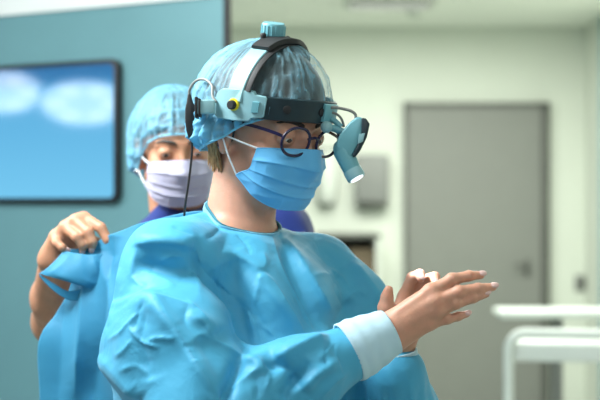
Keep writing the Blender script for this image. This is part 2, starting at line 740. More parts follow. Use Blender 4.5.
# grey door in the back wall
dx0, dx1 = W(404, 0, YB)[0], W(548, 0, YB)[0]
dz = W(0, 103, YB)[2]
door = struct(wbox('door_1', dx0 + 0.02, dx1 - 0.05, YB - 0.045, YB - 0.003, 0.004, dz - 0.03, M['door']))
fr = MB()
fr.box((dx0 + 0.01, YB - 0.03, dz / 2), 0.02, 0.06, dz)
fr.box((dx1 - 0.025, YB - 0.03, dz / 2), 0.05, 0.06, dz)
fr.box(((dx0 + dx1) / 2, YB - 0.03, dz - 0.015), dx1 - dx0, 0.06, 0.03)
fr.build('door_frame', M['doorframe'], door, smooth=False)
hb = MB()
hp = W(527, 268, YB - 0.05)
hb.box(hp + np.array([0, -0.004, 0]), 0.03, 0.010, 0.10, bev=0.004)
hb.tube([hp + np.array([0, -0.006, 0.02]), hp + np.array([0, -0.045, 0.02]), hp + np.array([-0.02, -0.047, 0.02]), hp + np.array([-0.09, -0.047, 0.02])], 0.008)
hb.build('door_handle', M['doorframe'], door)

# teal panel partition on the left, turned away from the camera, with its dark free edge
PR = np.array([W(224, 0, 3.9)[0], 3.9, 0])
ang = math.radians(31)
PT = np.array([-math.cos(ang), math.sin(ang), 0])      # along the panel, away to the left
PN = np.array([-math.sin(ang), -math.cos(ang), 0])     # face normal, to the room
RP = np.stack([-PT, -PN, np.array([0, 0, 1.0])], 1)


def pbx(name, t0, t1, n0, n1, z0, z1, m, parent=None, bev=0.0):
    b = MB()
    c = PR + PT * (t0 + t1) / 2 + PN * (n0 + n1) / 2 + np.array([0, 0, (z0 + z1) / 2])
    b.box(c, t1 - t0, abs(n1 - n0), z1 - z0, RP, bev)
    return b.build(name, m, parent, smooth=bool(bev))


struct(pbx('wall_left', 0, 3.4, -0.012, 0, 0, ZC, M['teal_panel']))
struct(pbx('light_band', 0.03, 3.4, 0.001, 0.012, 2.0, ZC, M['bandwhite']))  # band of light along the panel top, put in as a white strip
struct(pbx('trim_2', -0.016, 0.0, -0.012, 0.004, 0, ZC, M['trimdark']))

# wall monitor
mon = empty('wall_monitor', PR + PT * 0.717 + np.array([0, 0, 1.437]), 'large black-rimmed monitor with a plain blue picture, on the teal wall panel', 'monitor')


def prounded(t0, t1, z0, z1, r, n=8):
    pts = []
    for cx, cz, a0 in ((t1 - r, z1 - r, 0), (t0 + r, z1 - r, 90), (t0 + r, z0 + r, 180), (t1 - r, z0 + r, 270)):
        for i in range(n + 1):
            a = math.radians(a0 + 90 * i / n)
            pts.append((cx + r * math.cos(a), cz + r * math.sin(a)))
    return pts


zt, zb, t0, t1 = 1.846, 1.432, 0.350, 1.085
b = MB()
b.prism(prounded(t0, t1, zb, zt, 0.028), PT, (0, 0, 1), PN, PR + PN * 0.014, 0.026, bev=0.004)
b.build('monitor_housing', M['black'], mon)
ms = bpy.data.materials.new('monitor_picture')
ms.use_nodes = True
nt = ms.node_tree
bs = nt.nodes['Principled BSDF']
bs.inputs['Base Color'].default_value = (0.01, 0.02, 0.03, 1)
bs.inputs['Roughness'].default_value = 0.06
bs.inputs['Specular IOR Level'].default_value = 0.8
tc = nt.nodes.new('ShaderNodeTexCoord')
sx = nt.nodes.new('ShaderNodeSeparateXYZ')
mr = nt.nodes.new('ShaderNodeMapRange')
mr.inputs['From Min'].default_value = 0.0
mr.inputs['From Max'].default_value = zt - zb
cr = nt.nodes.new('ShaderNodeValToRGB')
cr.color_ramp.elements[0].position = 0.0
cr.color_ramp.elements[0].color = (*lin(104, 184, 222), 1)
cr.color_ramp.elements[1].position = 0.97
cr.color_ramp.elements[1].color = (*lin(22, 92, 146), 1)
e = cr.color_ramp.elements.new(0.78)
e.color = (*lin(74, 156, 202), 1)
e = cr.color_ramp.elements.new(0.86)
e.color = (*lin(34, 112, 166), 1)
nt.links.new(tc.outputs['Object'], sx.inputs[0])
nt.links.new(sx.outputs['Z'], mr.inputs['Value'])
nt.links.new(mr.outputs[0], cr.inputs[0])
nt.links.new(cr.outputs[0], bs.inputs['Emission Color'])
bs.inputs['Emission Strength'].default_value = 1.15
b = MB()
b.prism(prounded(t0 + 0.014, t1 - 0.014, zb + 0.014, zt - 0.014, 0.016), PT, (0, 0, 1), PN, PR + PN * 0.0275, 0.003)
b.build('monitor_screen', ms, mon)

# two surgical lamps that hang to the left of the view and mirror in the monitor glass
mglow = mat('surgical_lamp_glass', (0.8, 0.85, 0.9), 0.3, noise=0.02, emis=(0.75, 0.88, 1.0), estr=7)
mbulb = mat('surgical_lamp_bulb', (0.9, 0.9, 0.9), 0.3, noise=0.02, emis=(0.9, 0.96, 1.0), estr=9)


def mirror_point(px, py, dist):
    # where a thing must hang for its mirror image to be seen at this place of the monitor
    o = np.array([0, 0, 1.44])
    d = nrm(W(px, py, 1.0) - o)
    p0 = PR + PN * 0.029
    t = ((p0 - o) @ PN) / (d @ PN)
    q = o + d * t
    r = d - 2 * (d @ PN) * PN
    return q + r * dist, -r


def surgical_lamp(px, py, dist, label, rad):
    c, back = mirror_point(px, py, dist)
    face = nrm(nrm(back) * 0.46 + np.array([0, 0, -0.88]))
    root = empty('surgical_lamp', c, label, 'surgical lamp')
    b = MB()
    b.lathe([(0.03, -0.12), (rad * .7, -0.10), (rad, -0.045), (rad * 1.02, -0.004), (rad * 0.97, 0.0)], c, face, 48)
    b.build('lamp_dome', M['white_metal'], root)
    b = MB()
    b.lathe([(rad * .94, 0.0), (rad * .94, 0.006)], c, face, 48)
    b.build('lamp_glass', mglow, root)
    a = nrm(np.cross(face, [0, 0, 1]))
    bb = np.cross(face, a)
    for k in range(6):
        t = 2 * PI * k / 6
        b = MB()
        b.lathe([(rad * .23, 0.005), (rad * .2, 0.012)], c + (a * math.cos(t) + bb * math.sin(t)) * rad * .6, face, 20)
        b.build('lamp_bulb', mbulb, root)
    b = MB()
    top = c - face * 0.12
    b.tube(spline([top, top + np.array([0, 0, .12]), top + np.array([-0.25, -.1, .2]), [top[0] - 0.3, top[1] - .12, ZC - 0.12], [top[0] - 0.3, top[1] - .12, ZC - 0.001]], 8), 0.022)
    b.lathe([(0.09, ZC - 0.04), (0.09, ZC - 0.001)], (top[0] - 0.3, top[1] - .12, 0), (0, 0, 1), 24)
    b.build('lamp_arm', M['white_metal'], root)


surgical_lamp(84, 103, 2.3, 'white round surgical lamp mirrored whole in the monitor glass', 0.205)
surgical_lamp(2, 92, 2.4, 'white round surgical lamp mirrored cut off at the left monitor edge', 0.20)

# ceiling fittings
x, y = W(390, 0, 7.75)[0], 7.75
b = MB()
b.box((x, y, ZC - 0.012), 0.5, 0.34, 0.022, bev=0.005)
v = b.build('ceiling_vent', M['whiteplastic'])
b = MB()
for k in range(7):
    b.box((x, y - 0.13 + k * 0.043, ZC - 0.026), 0.44, 0.012, 0.012)
b.build('vent_slat', M['greyplastic'], v, smooth=False)
tag(v, 'grey slatted air vent in the ceiling, cut by the top picture edge', 'vent')
b = MB()
p = W(416, 14, 8.15)
b.lathe([(0.055, ZC - 0.001), (0.055, ZC - 0.02), (0.04, ZC - 0.038), (0.015, ZC - 0.042)], (p[0], p[1], 0), (0, 0, 1), 24)
tag(b.build('smoke_detector', M['whiteplastic']), 'small round detector on the ceiling above the grey door', 'smoke detector')

# paper dispenser and soap dispenser on the back wall
p0, p1 = W(355, 207, YB), W(388, 155, YB)
disp = empty('towel_dispenser', ((p0[0] + p1[0]) / 2, YB - 0.06, p0[2]), 'grey box dispenser on the wall left of the grey door', 'dispenser')
wbox('dispenser_body', p0[0], p1[0], YB - 0.12, YB, p0[2] + 0.03, p1[2], M['greyplastic'], disp, 0.012)
wbox('dispenser_tray', p0[0] + 0.01, p1[0] - 0.01, YB - 0.10, YB, p0[2], p0[2] + 0.03, M['doorframe'], disp, 0.006)
q0, q1 = W(316, 204, YB), W(338, 150, YB)
sd = empty('soap_dispenser', ((q0[0] + q1[0]) / 2, YB - 0.05, q0[2]), 'pale rounded soap dispenser on the wall beside the grey box dispenser', 'dispenser')
b = MB()
b.lathe([(0.045, 0), (0.062, .03), (0.068, .12), (0.066, .26), (0.05, .31), (0.02, .325)], ((q0[0] + q1[0]) / 2, YB - 0.066, q0[2] + 0.005), (0, 0, 1), 28)
b.build('dispenser_bottle', M['whiteplastic'], sd)
b = MB()
b.box(((q0[0] + q1[0]) / 2, YB - 0.012, q0[2] + .17), 0.11, 0.022, 0.36, bev=.006)
b.build('wall_plate', M['greyplastic'], sd)
# light switch
p = W(582, 283, YB)
sw = wbox('light_switch', p[0] - 0.045, p[0] + 0.045, YB - 0.014, YB, p[2] - 0.05, p[2] + 0.05, M['greyplastic'], bev=0.004)
wbox('rocker', p[0] - 0.02, p[0] + 0.02, YB - 0.02, YB - 0.013, p[2] - 0.032, p[2] + 0.032, M['doorframe'], sw, bev=0.002)
tag(sw, 'small grey switch on the wall right of the grey door', 'switch')

# open cabinet behind the surgeon's shoulder
YC = 8.86
c0, c1 = W(318, 0, 8.5)[0], W(380, 0, 8.5)[0]
zt = W(0, 238, 8.5)[2]
cab = empty('open_cabinet', ((c0 + c1) / 2, 8.68, 0), 'low white open-fronted cabinet with dark inside, on the floor left of the door', 'cabinet')
b = MB()
for xx in (c0 + 0.012, c1 - 0.012):
    b.box((xx, 8.68, zt / 2), 0.024, 0.36, zt)
b.build('side_panel', M['whiteplastic'], cab, smooth=False)
wbox('cabinet_top', c0 - 0.005, c1 + 0.005, 8.49, YC, zt, zt + 0.022, M['doorframe'], cab)
wbox('back_panel', c0 + 0.024, c1 - 0.024, 8.84, 8.86, 0.0, zt, M['cabinside'], cab)
for z in (0.06, zt - 0.36):
    wbox('shelf', c0 + 0.024, c1 - 0.024, 8.52, 8.84, z, z + 0.02, M['cabinside'], cab)
wb = c1 - c0
zs = zt - 0.34
for k, (a, bb, h, m_, lb) in enumerate(((0.05, 0.5, 0.22, 'olive', 'olive cardboard box on the left of the open cabinet shelf'), (0.53, 0.93, 0.27, 'brown', 'taller brown cardboard box on the right of the open cabinet shelf'))):
    bx_ = wbox('cardboard_box', c0 + wb * a, c0 + wb * bb, 8.56, 8.80, zs + 0.001, zs + h, M[m_], bev=0.003)
    wbox('box_lid', c0 + wb * a - .004, c0 + wb * bb + .004, 8.556, 8.804, zs + h - 0.05, zs + h + 0.003, M[m_], bx_, bev=0.002)
    tag(bx_, lb, 'box')

# white trolley at the lower right
YT = 4.6
tr = empty('instrument_trolley', (W(508.5, 0, YT)[0], YT, 0), 'white tubular trolley with rounded corner posts, nearest at the lower right', 'trolley')
xl, xr = W(508.5, 0, YT)[0], W(700, 0, YT)[0]
zt = W(0, 333, YT)[2]


def loopframe(y):
    r = 0.055
    pts = [(xl, y, 0.09)] + [(xl, y, zt - r)]
    for i in range(1, 9):
        a = PI / 2 * i / 8
        pts.append((xl + r - r * math.cos(a), y, zt - r + r * math.sin(a)))
    for i in range(0, 9):
        a = PI / 2 * i / 8
        pts.append((xr - r + r * math.sin(a), y, zt - r + r * math.cos(a)))
    pts.append((xr, y, 0.09))
    return pts


ztop = zt
for y in (YT, YT + 0.42):
    zt = ztop if y == YT else ztop - 0.10
    b = MB()
    b.tube(loopframe(y), 0.0165, 14)
    b.build('tube_frame', M['white_metal'], tr)
zz1, zz0 = W(0, 343, YT)[2], W(0, 362, YT)[2]
wbox('top_tray', xl + 0.012, xr - 0.012, YT + 0.012, YT + 0.41, zz0, zz1, M['white_metal'], tr, 0.01)
wbox('lower_shelf', xl + 0.012, xr - 0.012, YT + 0.012, YT + 0.41, 0.30, 0.33, M['white_metal'], tr, 0.01)
for xx in (xl, xr):
    for y in (YT, YT + 0.42):
        b = MB()
        b.lathe([(0.045, -0.014), (0.048, -0.008), (0.048, 0.008), (0.045, 0.014)], (xx, y, 0.048), (1, 0, 0), 24)
        b.tube([(xx, y, 0.05), (xx, y, 0.1)], 0.012)
        b.build('caster', M['rubber'], tr)
tr.rotation_euler = (0, 0, -math.radians(8.6))
# flat white table behind it
YT2 = 5.5
tb = empty('side_table', (W(575, 0, YT2)[0], YT2 + .2, 0), 'white flat-topped table standing behind the tubular trolley', 'table')
xl2, xr2 = W(500, 0, YT2)[0], W(640, 0, YT2)[0]
za, zb2 = W(0, 311, YT2)[2], W(0, 319, YT2)[2]
wbox('table_top', xl2, xr2, YT2, YT2 + 0.22, zb2, za, M['white_metal'], tb, 0.012)
for xx in (xl2 + 0.24, xr2 - 0.06):
    for y in (YT2 + 0.05, YT2 + 0.17):
        b = MB()
        b.tube([(xx, y, 0.0), (xx, y, zb2 + 0.005)], 0.014)
        b.build('leg', M['greyplastic'], tb)

# ================================================================== PEOPLE: shared builders
MM = 0.001


def axes(yaw, pitch, roll=0):
    y, p = math.radians(yaw), math.radians(pitch)
    f = np.array([math.sin(y) * math.cos(p), -math.cos(y) * math.cos(p), -math.sin(p)])
    u = np.array([math.sin(y) * math.sin(p), -math.cos(y) * math.sin(p), math.cos(p)])
    r = np.cross(f, u)
    a = math.radians(roll)
    r, u = r * math.cos(a) + u * math.sin(a), u * math.cos(a) - r * math.sin(a)
    return f, r, u


class Head:
    """head frame in mm: f forward, r to the person's right, u up; origin between the ears at eye height"""
    def __init__(self, C, yaw, pitch, roll=0, scale=1.0):
        self.C = np.asarray(C, float)
        self.f, self.r, self.u = axes(yaw, pitch, roll)
        self.R = np.stack([self.f, self.r, self.u], 1)
        self.s = MM * scale

    def __call__(self, f, r, u):
        return self.C + self.R @ (np.array([f, r, u], float) * self.s)

    def arr(self, A):
        return self.C + (np.asarray(A, float) * self.s) @ self.R.T

    def inv(self, P):
        return (np.asarray(P) - self.C) @ self.R / self.s

    def cranium(self):
        return [EL(self(-10, 0, 32), np.array([92, 73, 81]) * self.s, self.R, 0.01)]

    def prims(self, lid=3.4):
        s, H = self.s, self
        k = 0.010
        P = self.cranium()
        P += [EL(H(34, 0, -26), np.array([52, 56, 72]) * s, self.R, 0.02),
              RC(H(50, 0, -90), H(64, 0, -92), 17 * s, 13 * s, 0.014)]
        for q in (-1, 1):
            P += [RC(H(4, 48 * q, -54), H(54, 14 * q, -92), 15 * s, 14 * s, 0.016),
                  EL(H(55, 42 * q, -27), np.array([20, 17, 17]) * s, self.R, 0.016),
                  RC(H(80, 10 * q, 19), H(70, 42 * q, 17), 9 * s, 8 * s, 0.012),
                  EL(H(92, 30 * q, 1), np.array([13, 17, 11]) * s, self.R, 0.012, True),
                  ]
        P += [RC(H(82, 0, 10), H(100, 0, -34), 6 * s, 9 * s, 0.010),
              RC(H(94, 11, -39), H(94, -11, -39), 7 * s, 7 * s, 0.006),
              EL(H(83, 0, -66), np.array([9, 24, 6]) * s, self.R, 0.006),
              EL(H(82, 0, -77), np.array([9, 20, 6]) * s, self.R, 0.006),
              EL(H(93, 0, -71.5), np.array([4, 24, 1.2]) * s, self.R, 0.004, True)]
        for q in (-1, 1):
            P += [EL(H(74, 31 * q, 0), np.array([14, 15, 13.4]) * s, self.R, 0.004),
                  EL(H(90, 31 * q, -3.0), np.array([9, 13.5, lid]) * s, self.R, 0.002, True)]
            P += [EL(H(-8, 74 * q, -8), np.array([17, 7, 31]) * s, self.R @ rotx(-12 * q), 0.008),
                  EL(H(-4, 83 * q, -4), np.array([9, 6, 17]) * s, self.R, 0.006, True),
                  EL(H(-3, 73 * q, -34), np.array([8, 5, 10]) * s, self.R, 0.006)]
        return P

    def eyes(self, parent):
        for q in (1, -1):
            b = MB()
            b.ball(self(73.5, 31 * q, 0), 12.6 * self.s, self.R)
            e = b.build('eye', M['eyewhite'], parent)
            b = MB()
            d = nrm(self.f * 0.90 - self.u * 0.42 + self.r * 0.02 * q)
            b.ball(self(73.5, 31 * q, 0) + d * 8.2 * self.s, np.array([5.2, 6.6, 6.6]) * self.s, np.stack([d, nrm(np.cross(d, self.u)), nrm(np.cross(np.cross(d, self.u), d))], 1))
            b.build('iris', M['iris'], e)

    def brows(self, parent, prims, m):
        for q in (1, -1):
            mb = MB()
            pts = []
            for t in np.linspace(0, 1, 12):
                rr = (12 + 38 * t) * q
                uu = 19 + 7 * math.sin(t * 2.2) - 5 * t * t
                pts.append(self.cast(prims, rr, uu))
            pts = np.array(pts)
            for i in range(len(pts) - 1):
                pass
            rad = np.array([2.2, 3, 3.4, 3.5, 3.5, 3.4, 3.2, 3.0, 2.6, 2.2, 1.8, 1.0]) * self.s
            mb.tube(pts + self.f * 0.0004, rad, 8)
            mb.build('eyebrow', m, parent)

    def cast(self, prims, r, u, off=0.0):
        p = self(170, r, u)[None]
        for _ in range(60):
            d = sdf(prims, p) - off
            p = p - self.f * d[:, None] * 0.8
            if abs(d[0]) < 2e-4:
                break
        return p[0]


def rotx(a):
    a = math.radians(a)
    return np.array([[1, 0, 0], [0, math.cos(a), -math.sin(a)], [0, math.sin(a), math.cos(a)]])


def raycast_in(fn, O, D, start, n=70, fac=0.7):
    """from outside (O + D*start) towards O until fn <= 0; returns the distance from O"""
    t = np.full(len(O), float(start))
    for _ in range(n):
        d = fn(O + D * t[:, None])
        t = np.maximum(t - d * fac, 0.005)
    return t


def hand_prims(wrist, wr, fingers, thumb, sc=1.0, k=0.006):
    """wrist: point; fingers: 4 chains of 4 points; thumb: chain of 4"""
    P = []
    s = MM * sc
    R0 = [[10.5, 8.4, 7.2, 5.6], [10.8, 8.7, 7.4, 5.8], [10.2, 8.2, 7.0, 5.5], [9.2, 7.2, 6.1, 4.9]]
    W_ = [np.asarray(x, float) for x in wrist]
    mc = [np.asarray(c[0], float) for c in fingers]
    for i, c in enumerate(mc):
        t = i / 3
        w0 = W_[0] * (1 - t) + W_[1] * t
        P.append(RC(w0, c, wr[i] * s, R0[i][0] * s, 0.012))
    for i in range(3):
        P.append(RC((mc[i] + mc[i + 1]) / 2 * .75 + (W_[0] + W_[1]) / 2 * .25, (mc[i] + mc[i + 1]) / 2 * .4 + (W_[0] + W_[1]) / 2 * .6, 10 * s, 12 * s, 0.010))
    th = [np.asarray(x, float) for x in thumb]
    P.append(RC((W_[0] + W_[1]) / 2, th[0], 13 * s, 13 * s, 0.012))
    P.append(RC(th[0], th[1], 13 * s, 10.5 * s, 0.012))
    P.append(RC(th[1], th[2], 10.2 * s, 8.8 * s, 0.004))
    P.append(RC(th[2], th[3], 9.0 * s, 6.8 * s, 0.003))
    P.append(RC(mc[0] * .6 + (W_[0] + W_[1]) * .2, th[1], 9 * s, 8 * s, 0.012))
    for i, c in enumerate(fingers):
        c = [np.asarray(x, float) for x in c]
        for j in range(3):
            P.append(RC(c[j], c[j + 1], R0[i][j] * s * (0.93 if j == 0 else 1), R0[i][j + 1] * s, 0.003))
    return P


def nail(parent, dip, tip, updir, r, name='fingernail'):
    dip, tip = np.asarray(dip), np.asarray(tip)
    a = nrm(tip - dip)
    n = nrm(updir - a * (np.asarray(updir) @ a))
    c = np.cross(a, n)
    b = MB()
    b.ball(tip + a * r * 0.15 + n * r * 0.62, np.array([r * 1.15, r * 0.78, r * 0.46]), np.stack([a, c, n], 1), 10)
    return b.build(name, M['nail'], parent)


def attr(o, name, vals):
    at = o.data.attributes.new(name, 'FLOAT', 'POINT')
    at.data.foreach_set('value', np.asarray(vals, np.float32))


def bouffant(name, H, capfn, edge, parent, density, wr=(5, 3), nth=300, nph=140, mat_=None, seed=1):
    """loose netting cap, cast over the head, gathered along its elastic edge"""
    th = np.linspace(0, 2 * PI, nth, endpoint=False)
    V = []
    e0 = np.array([edge(t) for t in th])           # elevation of the elastic edge, by azimuth (0 = front, + = right)
    ph = np.linspace(0, 1, nph)
    for p in ph:
        el = e0 + (PI / 2 - 0.002 - e0) * p
        D = np.stack([np.cos(el) * np.cos(th), np.cos(el) * np.sin(th), np.sin(el)], 1)
        V.append(D)
    D = np.array(V).reshape(-1, 3)
    O = np.tile(np.array([[-8, 0, 20.0]]), (len(D), 1))
    Dw = D @ H.R.T
    Ow = H.arr(O)
    t = raycast_in(capfn, Ow, Dw, 0.24)
    P = Ow + Dw * t[:, None]
    pl = H.inv(P)
    T = np.tile(th, nph)
    Ph = np.repeat(ph, nth)
    # pleats, gathered towards the edge and fading up the crown; loose puckers elsewhere
    n1 = vnoise(np.stack([T * 3, Ph * 3, T * 0], 1), 1.0, seed)
    pleat = np.sin(T * 34 + n1 * 5 + Ph * 3) * (0.25 + 0.75 * np.exp(-Ph * 7))
    mer = np.stack([np.cos(T) * 9, np.sin(T) * 9, Ph * 5], 1)
    rid = ridged(mer, 1.0, seed) * 0.5 + ridged(mer * np.array([2.2, 2.2, 1.6]), 1.0, seed + 3) * 0.3 + ridged(pl, 0.06, seed + 5) * 0.2
    den = density(pl, Ph, T)
    amp = (wr[0] * np.exp(-Ph * 5) + wr[1] * (0.3 + den)) * H.s
    tuck = np.exp(-Ph * 45)
    disp = pleat * amp * 0.35 * (1 - tuck) + (rid - 0.2) * amp * 0.8 * (1 - tuck * .6)
    disp = disp + ((0.6 * ridged(pl, 0.06, seed + 8) + 0.4 * ridged(pl, 0.13, seed + 9)) - 0.25) * den ** 2 * np.exp(-(Ph / 0.22) ** 2) * (1 - tuck) * 9.0 * H.s
    P = P + Dw * disp[:, None]
    F = gridfaces(nph, nth, True)
    o = mk(name, P, F[:, ::-1], mat_ or M['cap'], parent)
    net = np.clip(den + (rid - 0.35) * 0.35 + pleat * 0.10, 0.12, 0.97)
    attr(o, 'dens', net)
    # elastic hem
    b = MB()
    ring = P.reshape(nph, nth, 3)[0]
    b.tube(ring[::2], 2.0 * H.s, 6, closed=True)
    b.build('cap_elastic', M['cap_hem'], o)
    return o


M['cap_hem'] = fabric('cap_hem', lin(120, 196, 224), 0.7, 0.1, (60, 0.2, 0.003), (500, 0.2, 0.001))


def face_mask(name, H, prims, rows, mat_, parent, off=0.006, nu=40, nv=30, pleats=(0.28, 0.5, 0.72), pa=3.2, asym=None):
    """pleated mask: rows of control points (f is cast, r, u in mm) from the top edge down; cast in direction towards the head axis"""
    rr = np.array([spline(r, nu) for r in rows])
    cc = np.array([spline(rr[:, i], nv) for i in range(rr.shape[1])]).transpose(1, 0, 2)
    nvv, nuu = cc.shape[:2]
    A = cc.reshape(-1, 2)                         # (azimuth deg, u mm)
    az = np.radians(A[:, 0])
    D = np.stack([np.cos(az), np.sin(az), az * 0], 1)
    O = np.stack([A[:, 0] * 0 + 18, A[:, 0] * 0, A[:, 1]], 1)
    Ow, Dw = H.arr(O), D @ H.R.T
    t = raycast_in(lambda q: sdf(prims, q), Ow, Dw, 0.16, 60)
    # cloth bridges hollows: keep the outermost of a smoothed distance field
    G = t.reshape(nvv, nuu)
    for _ in range(26):
        B_ = G.copy()
        B_[1:-1, 1:-1] = (G[:-2, 1:-1] + G[2:, 1:-1] + G[1:-1, :-2] + G[1:-1, 2:]) / 4
        B_[0, 1:-1] = (G[0, :-2] + G[0, 2:]) / 2 * .5 + G[0, 1:-1] * .5
        B_[-1, 1:-1] = (G[-1, :-2] + G[-1, 2:]) / 2 * .5 + G[-1, 1:-1] * .5
        G = np.maximum(B_, G)
    vv = np.repeat(np.linspace(0, 1, nvv), nuu).reshape(nvv, nuu)
    uu = np.tile(np.linspace(0, 1, nuu), nvv).reshape(nvv, nuu)
    pl = np.zeros_like(vv)
    wob = 0.02 * np.sin(uu * 7)
    for c in pleats:
        x = (vv + wob - c)
        pl += np.where(x < 0, np.exp(x * 16), np.exp(-x * 60)) * pa
    belly = np.sin(vv * PI) * np.sin(uu * PI) * 3
    G = G + off + (pl * (0.35 + 0.65 * np.sin(uu * PI)) + belly) * H.s
    P = Ow + Dw * G.reshape(-1)[:, None]
    P = P + nrm(Dw) * (ridged(H.inv(P) * np.array([1, 1, 1.6]), 0.035, 5) * 0.9 * H.s)[:, None]
    F = gridfaces(nvv, nuu)
    o = mk(name, P, F, mat_, parent)
    so = o.modifiers.new('thickness', 'SOLIDIFY')
    so.thickness = 0.0008
    return o, P.reshape(nvv, nuu, 3)


def mask_hull(H):
    s = H.s
    P = [EL(H(30, 0, -28), np.array([55, 58, 78]) * s, H.R, 0.02),
         RC(H(74, 0, -24), H(58, 0, -82), 20 * s, 24 * s, 0.03),
         RC(H(58, 24, -40), H(52, 17, -80), 22 * s, 23 * s, 0.03),
         RC(H(58, -24, -40), H(52, -17, -80), 22 * s, 23 * s, 0.03)]
    P += [RC(H(88, 0, -8), H(97, 0, -37), 9 * s, 13 * s, 0.02)]
    for q in (-1, 1):
        P += [RC(H(4, 50 * q, -58), H(52, 16 * q, -98), 17 * s, 18 * s, 0.02)]
    return P


def wrinkle(V, F, eps, clear, it=150, found=0.006, bend=0.11, seed=0):
    """surplus cloth buckles: edges grow by eps, held loosely to the shape beneath and never into the body"""
    V0 = V.copy()
    N0 = vnorm(V, F)
    n = len(V)
    e = np.concatenate([F[:, [0, 1]], F[:, [1, 2]], F[:, [2, 3]], F[:, [3, 0]], F[:, [0, 2]], F[:, [1, 3]]])
    e = np.unique(np.sort(e, 1), axis=0)
    a, b = e[:, 0], e[:, 1]
    d = V[b] - V[a]
    ep = eps(0.5 * (V[a] + V[b]), nrm(d))
    L = np.linalg.norm(d, axis=1) * (1 + ep)
    cnt = np.bincount(a, minlength=n) + np.bincount(b, minlength=n)
    V = V + N0 * (vnoise(V, 60, seed) * 0.0008)[:, None]
    ii = np.concatenate([a, b])
    jj = np.concatenate([b, a])
    vel = np.zeros_like(V)

    def lap(X):
        return np.stack([np.bincount(ii, X[jj, c], n) for c in range(3)], 1) / cnt[:, None] - X
    for k in range(it):
        d = V[b] - V[a]
        ln = np.linalg.norm(d, axis=1)
        c = (d * ((ln - L) / np.maximum(ln, 1e-6) * 0.5)[:, None])
        acc = np.stack([np.bincount(a, c[:, i], n) - np.bincount(b, c[:, i], n) for i in range(3)], 1) / cnt[:, None]
        step = acc * 1.6 + (V0 - V) * found
        vel = vel * 0.80 + step * 0.5
        V = V + vel
        lp = lap(V)
        V = V - bend * lap(lp)
        h = ((V - V0) * N0).sum(1)
        lowr = -np.maximum(clear, 0)
        fix = np.maximum(lowr - h, 0)
        V = V + N0 * fix[:, None]
        if k % 30 == 29:
            hh = ((V - V0) * N0).sum(1)
            for _ in range(30):
                hh = 0.5 * hh + 0.5 * (np.bincount(ii, hh[jj], n) / cnt)
            V = V - N0 * (hh * 0.8)[:, None]
    return V


def hem(name, pts, r, m, parent):
    b = MB()
    b.tube(pts, r, 6)
    return b.build(name, m, parent)


def displace_folds(V, N, folds, power=1.35):
    """real creases in cloth: polylines on the side that faces the room"""
    px = proj(V)
    Yv = V[:, 1]
    out = np.zeros(len(V))
    face = np.clip(-N[:, 1] * 3 + 0.3, 0, 1)
    for f in folds:
        pts, amp, wd = np.asarray(f[0], float), f[1] * MM, f[2]
        pts = spline(pts, 5)
        best = np.full(len(V), 1e9)
        sg = np.zeros(len(V))
        tt = np.zeros(len(V))
        n = len(pts) - 1
        for i in range(n):
            a, b = pts[i], pts[i + 1]
            ab = b - a
            q = px - a
            t = np.clip((q @ ab) / (ab @ ab + 1e-9), 0, 1)
            dd = q - t[:, None] * ab
            d = np.hypot(dd[:, 0], dd[:, 1])
            m = d < best
            best = np.where(m, d, best)
            cr = ab[0] * q[:, 1] - ab[1] * q[:, 0]
            sg = np.where(m, np.sign(cr), sg)
            tt = np.where(m, (i + t) / n, tt)
        x = best / wd
        asy = f[3] if len(f) > 3 else 0       # >0: the side to the right of travel falls away slowly
        x = np.where(sg * asy > 0, x / (1 + abs(asy)), x)
        prof = np.exp(-np.abs(x) ** power)
        tap = np.clip(np.minimum(tt, 1 - tt) * 5, 0, 1) ** 0.7
        m = 1.0
        if len(f) > 4:
            m = ((Yv > f[4][0]) & (Yv < f[4][1])).astype(float)
        out += amp * prof * tap * face * m
    return V + N * out[:, None]


def crumple(V, N, amp, sc, seed=0, stretch=(1, 1, 1)):
    q = V * np.asarray(stretch)
    wv = np.stack([vnoise(q, sc * .6, seed + 11), vnoise(q, sc * .6, seed + 12), vnoise(q, sc * .6, seed + 13)], 1) * 0.5 / sc
    n = ridged(q + wv, sc, seed)
    return V + N * ((n - 0.2) * amp)[:, None]


# ================================================================== THE SURGEON
H1 = Head(U((265, 127, 0)), 46, 14)
F0, R0_, _ = axes(47, 0)
ZU = np.array([0, 0, 1.0])
RB = np.stack([F0, R0_, ZU], 1)

rhand_f = [[(431, 292, -112), (452, 279.5, -112), (469, 276, -108), (481, 275, -104)],
           [(436, 302, -116), (459, 292, -117), (478, 288.5, -112), (493, 287, -108)],
           [(436, 312, -114), (456, 303, -116), (473, 298, -113), (486, 294, -110)],
           [(430, 323, -108), (447, 319, -110), (458, 316.5, -108), (467, 314, -106)]]
rhand_t = [(402, 318, -92), (418, 304, -82), (434, 295, -80), (447, 291, -82)]
rh_f = [[U(p) for p in c] for c in rhand_f]
rh_t = [U(p) for p in rhand_t]
rw = [U((389, 323, -105)), U((396, 341, -105))]
lhand_f = [[(404, 297, -28), (412, 278, -33), (420, 274, -46), (421, 279, -55)],
           [(413, 300, -26), (425, 280, -30), (435, 277, -46), (435, 283, -55)],
           [(421, 306, -26), (434, 289, -30), (443, 288, -45), (443, 294, -53)],
           [(426, 315, -30), (440, 302, -33), (446, 301, -44), (446, 307, -50)]]
lhand_t = [(390, 325, -42), (386, 308, -46), (387, 297, -48), (388.5, 290, -50)]
lh_f = [[U(p) for p in c] for c in lhand_f]
lh_t = [U(p) for p in lhand_t]
lw = [U((390, 343, -38)), U((402, 347, -36))]

PELV = U((236, 540, 14))
PELV[2] = 0.95


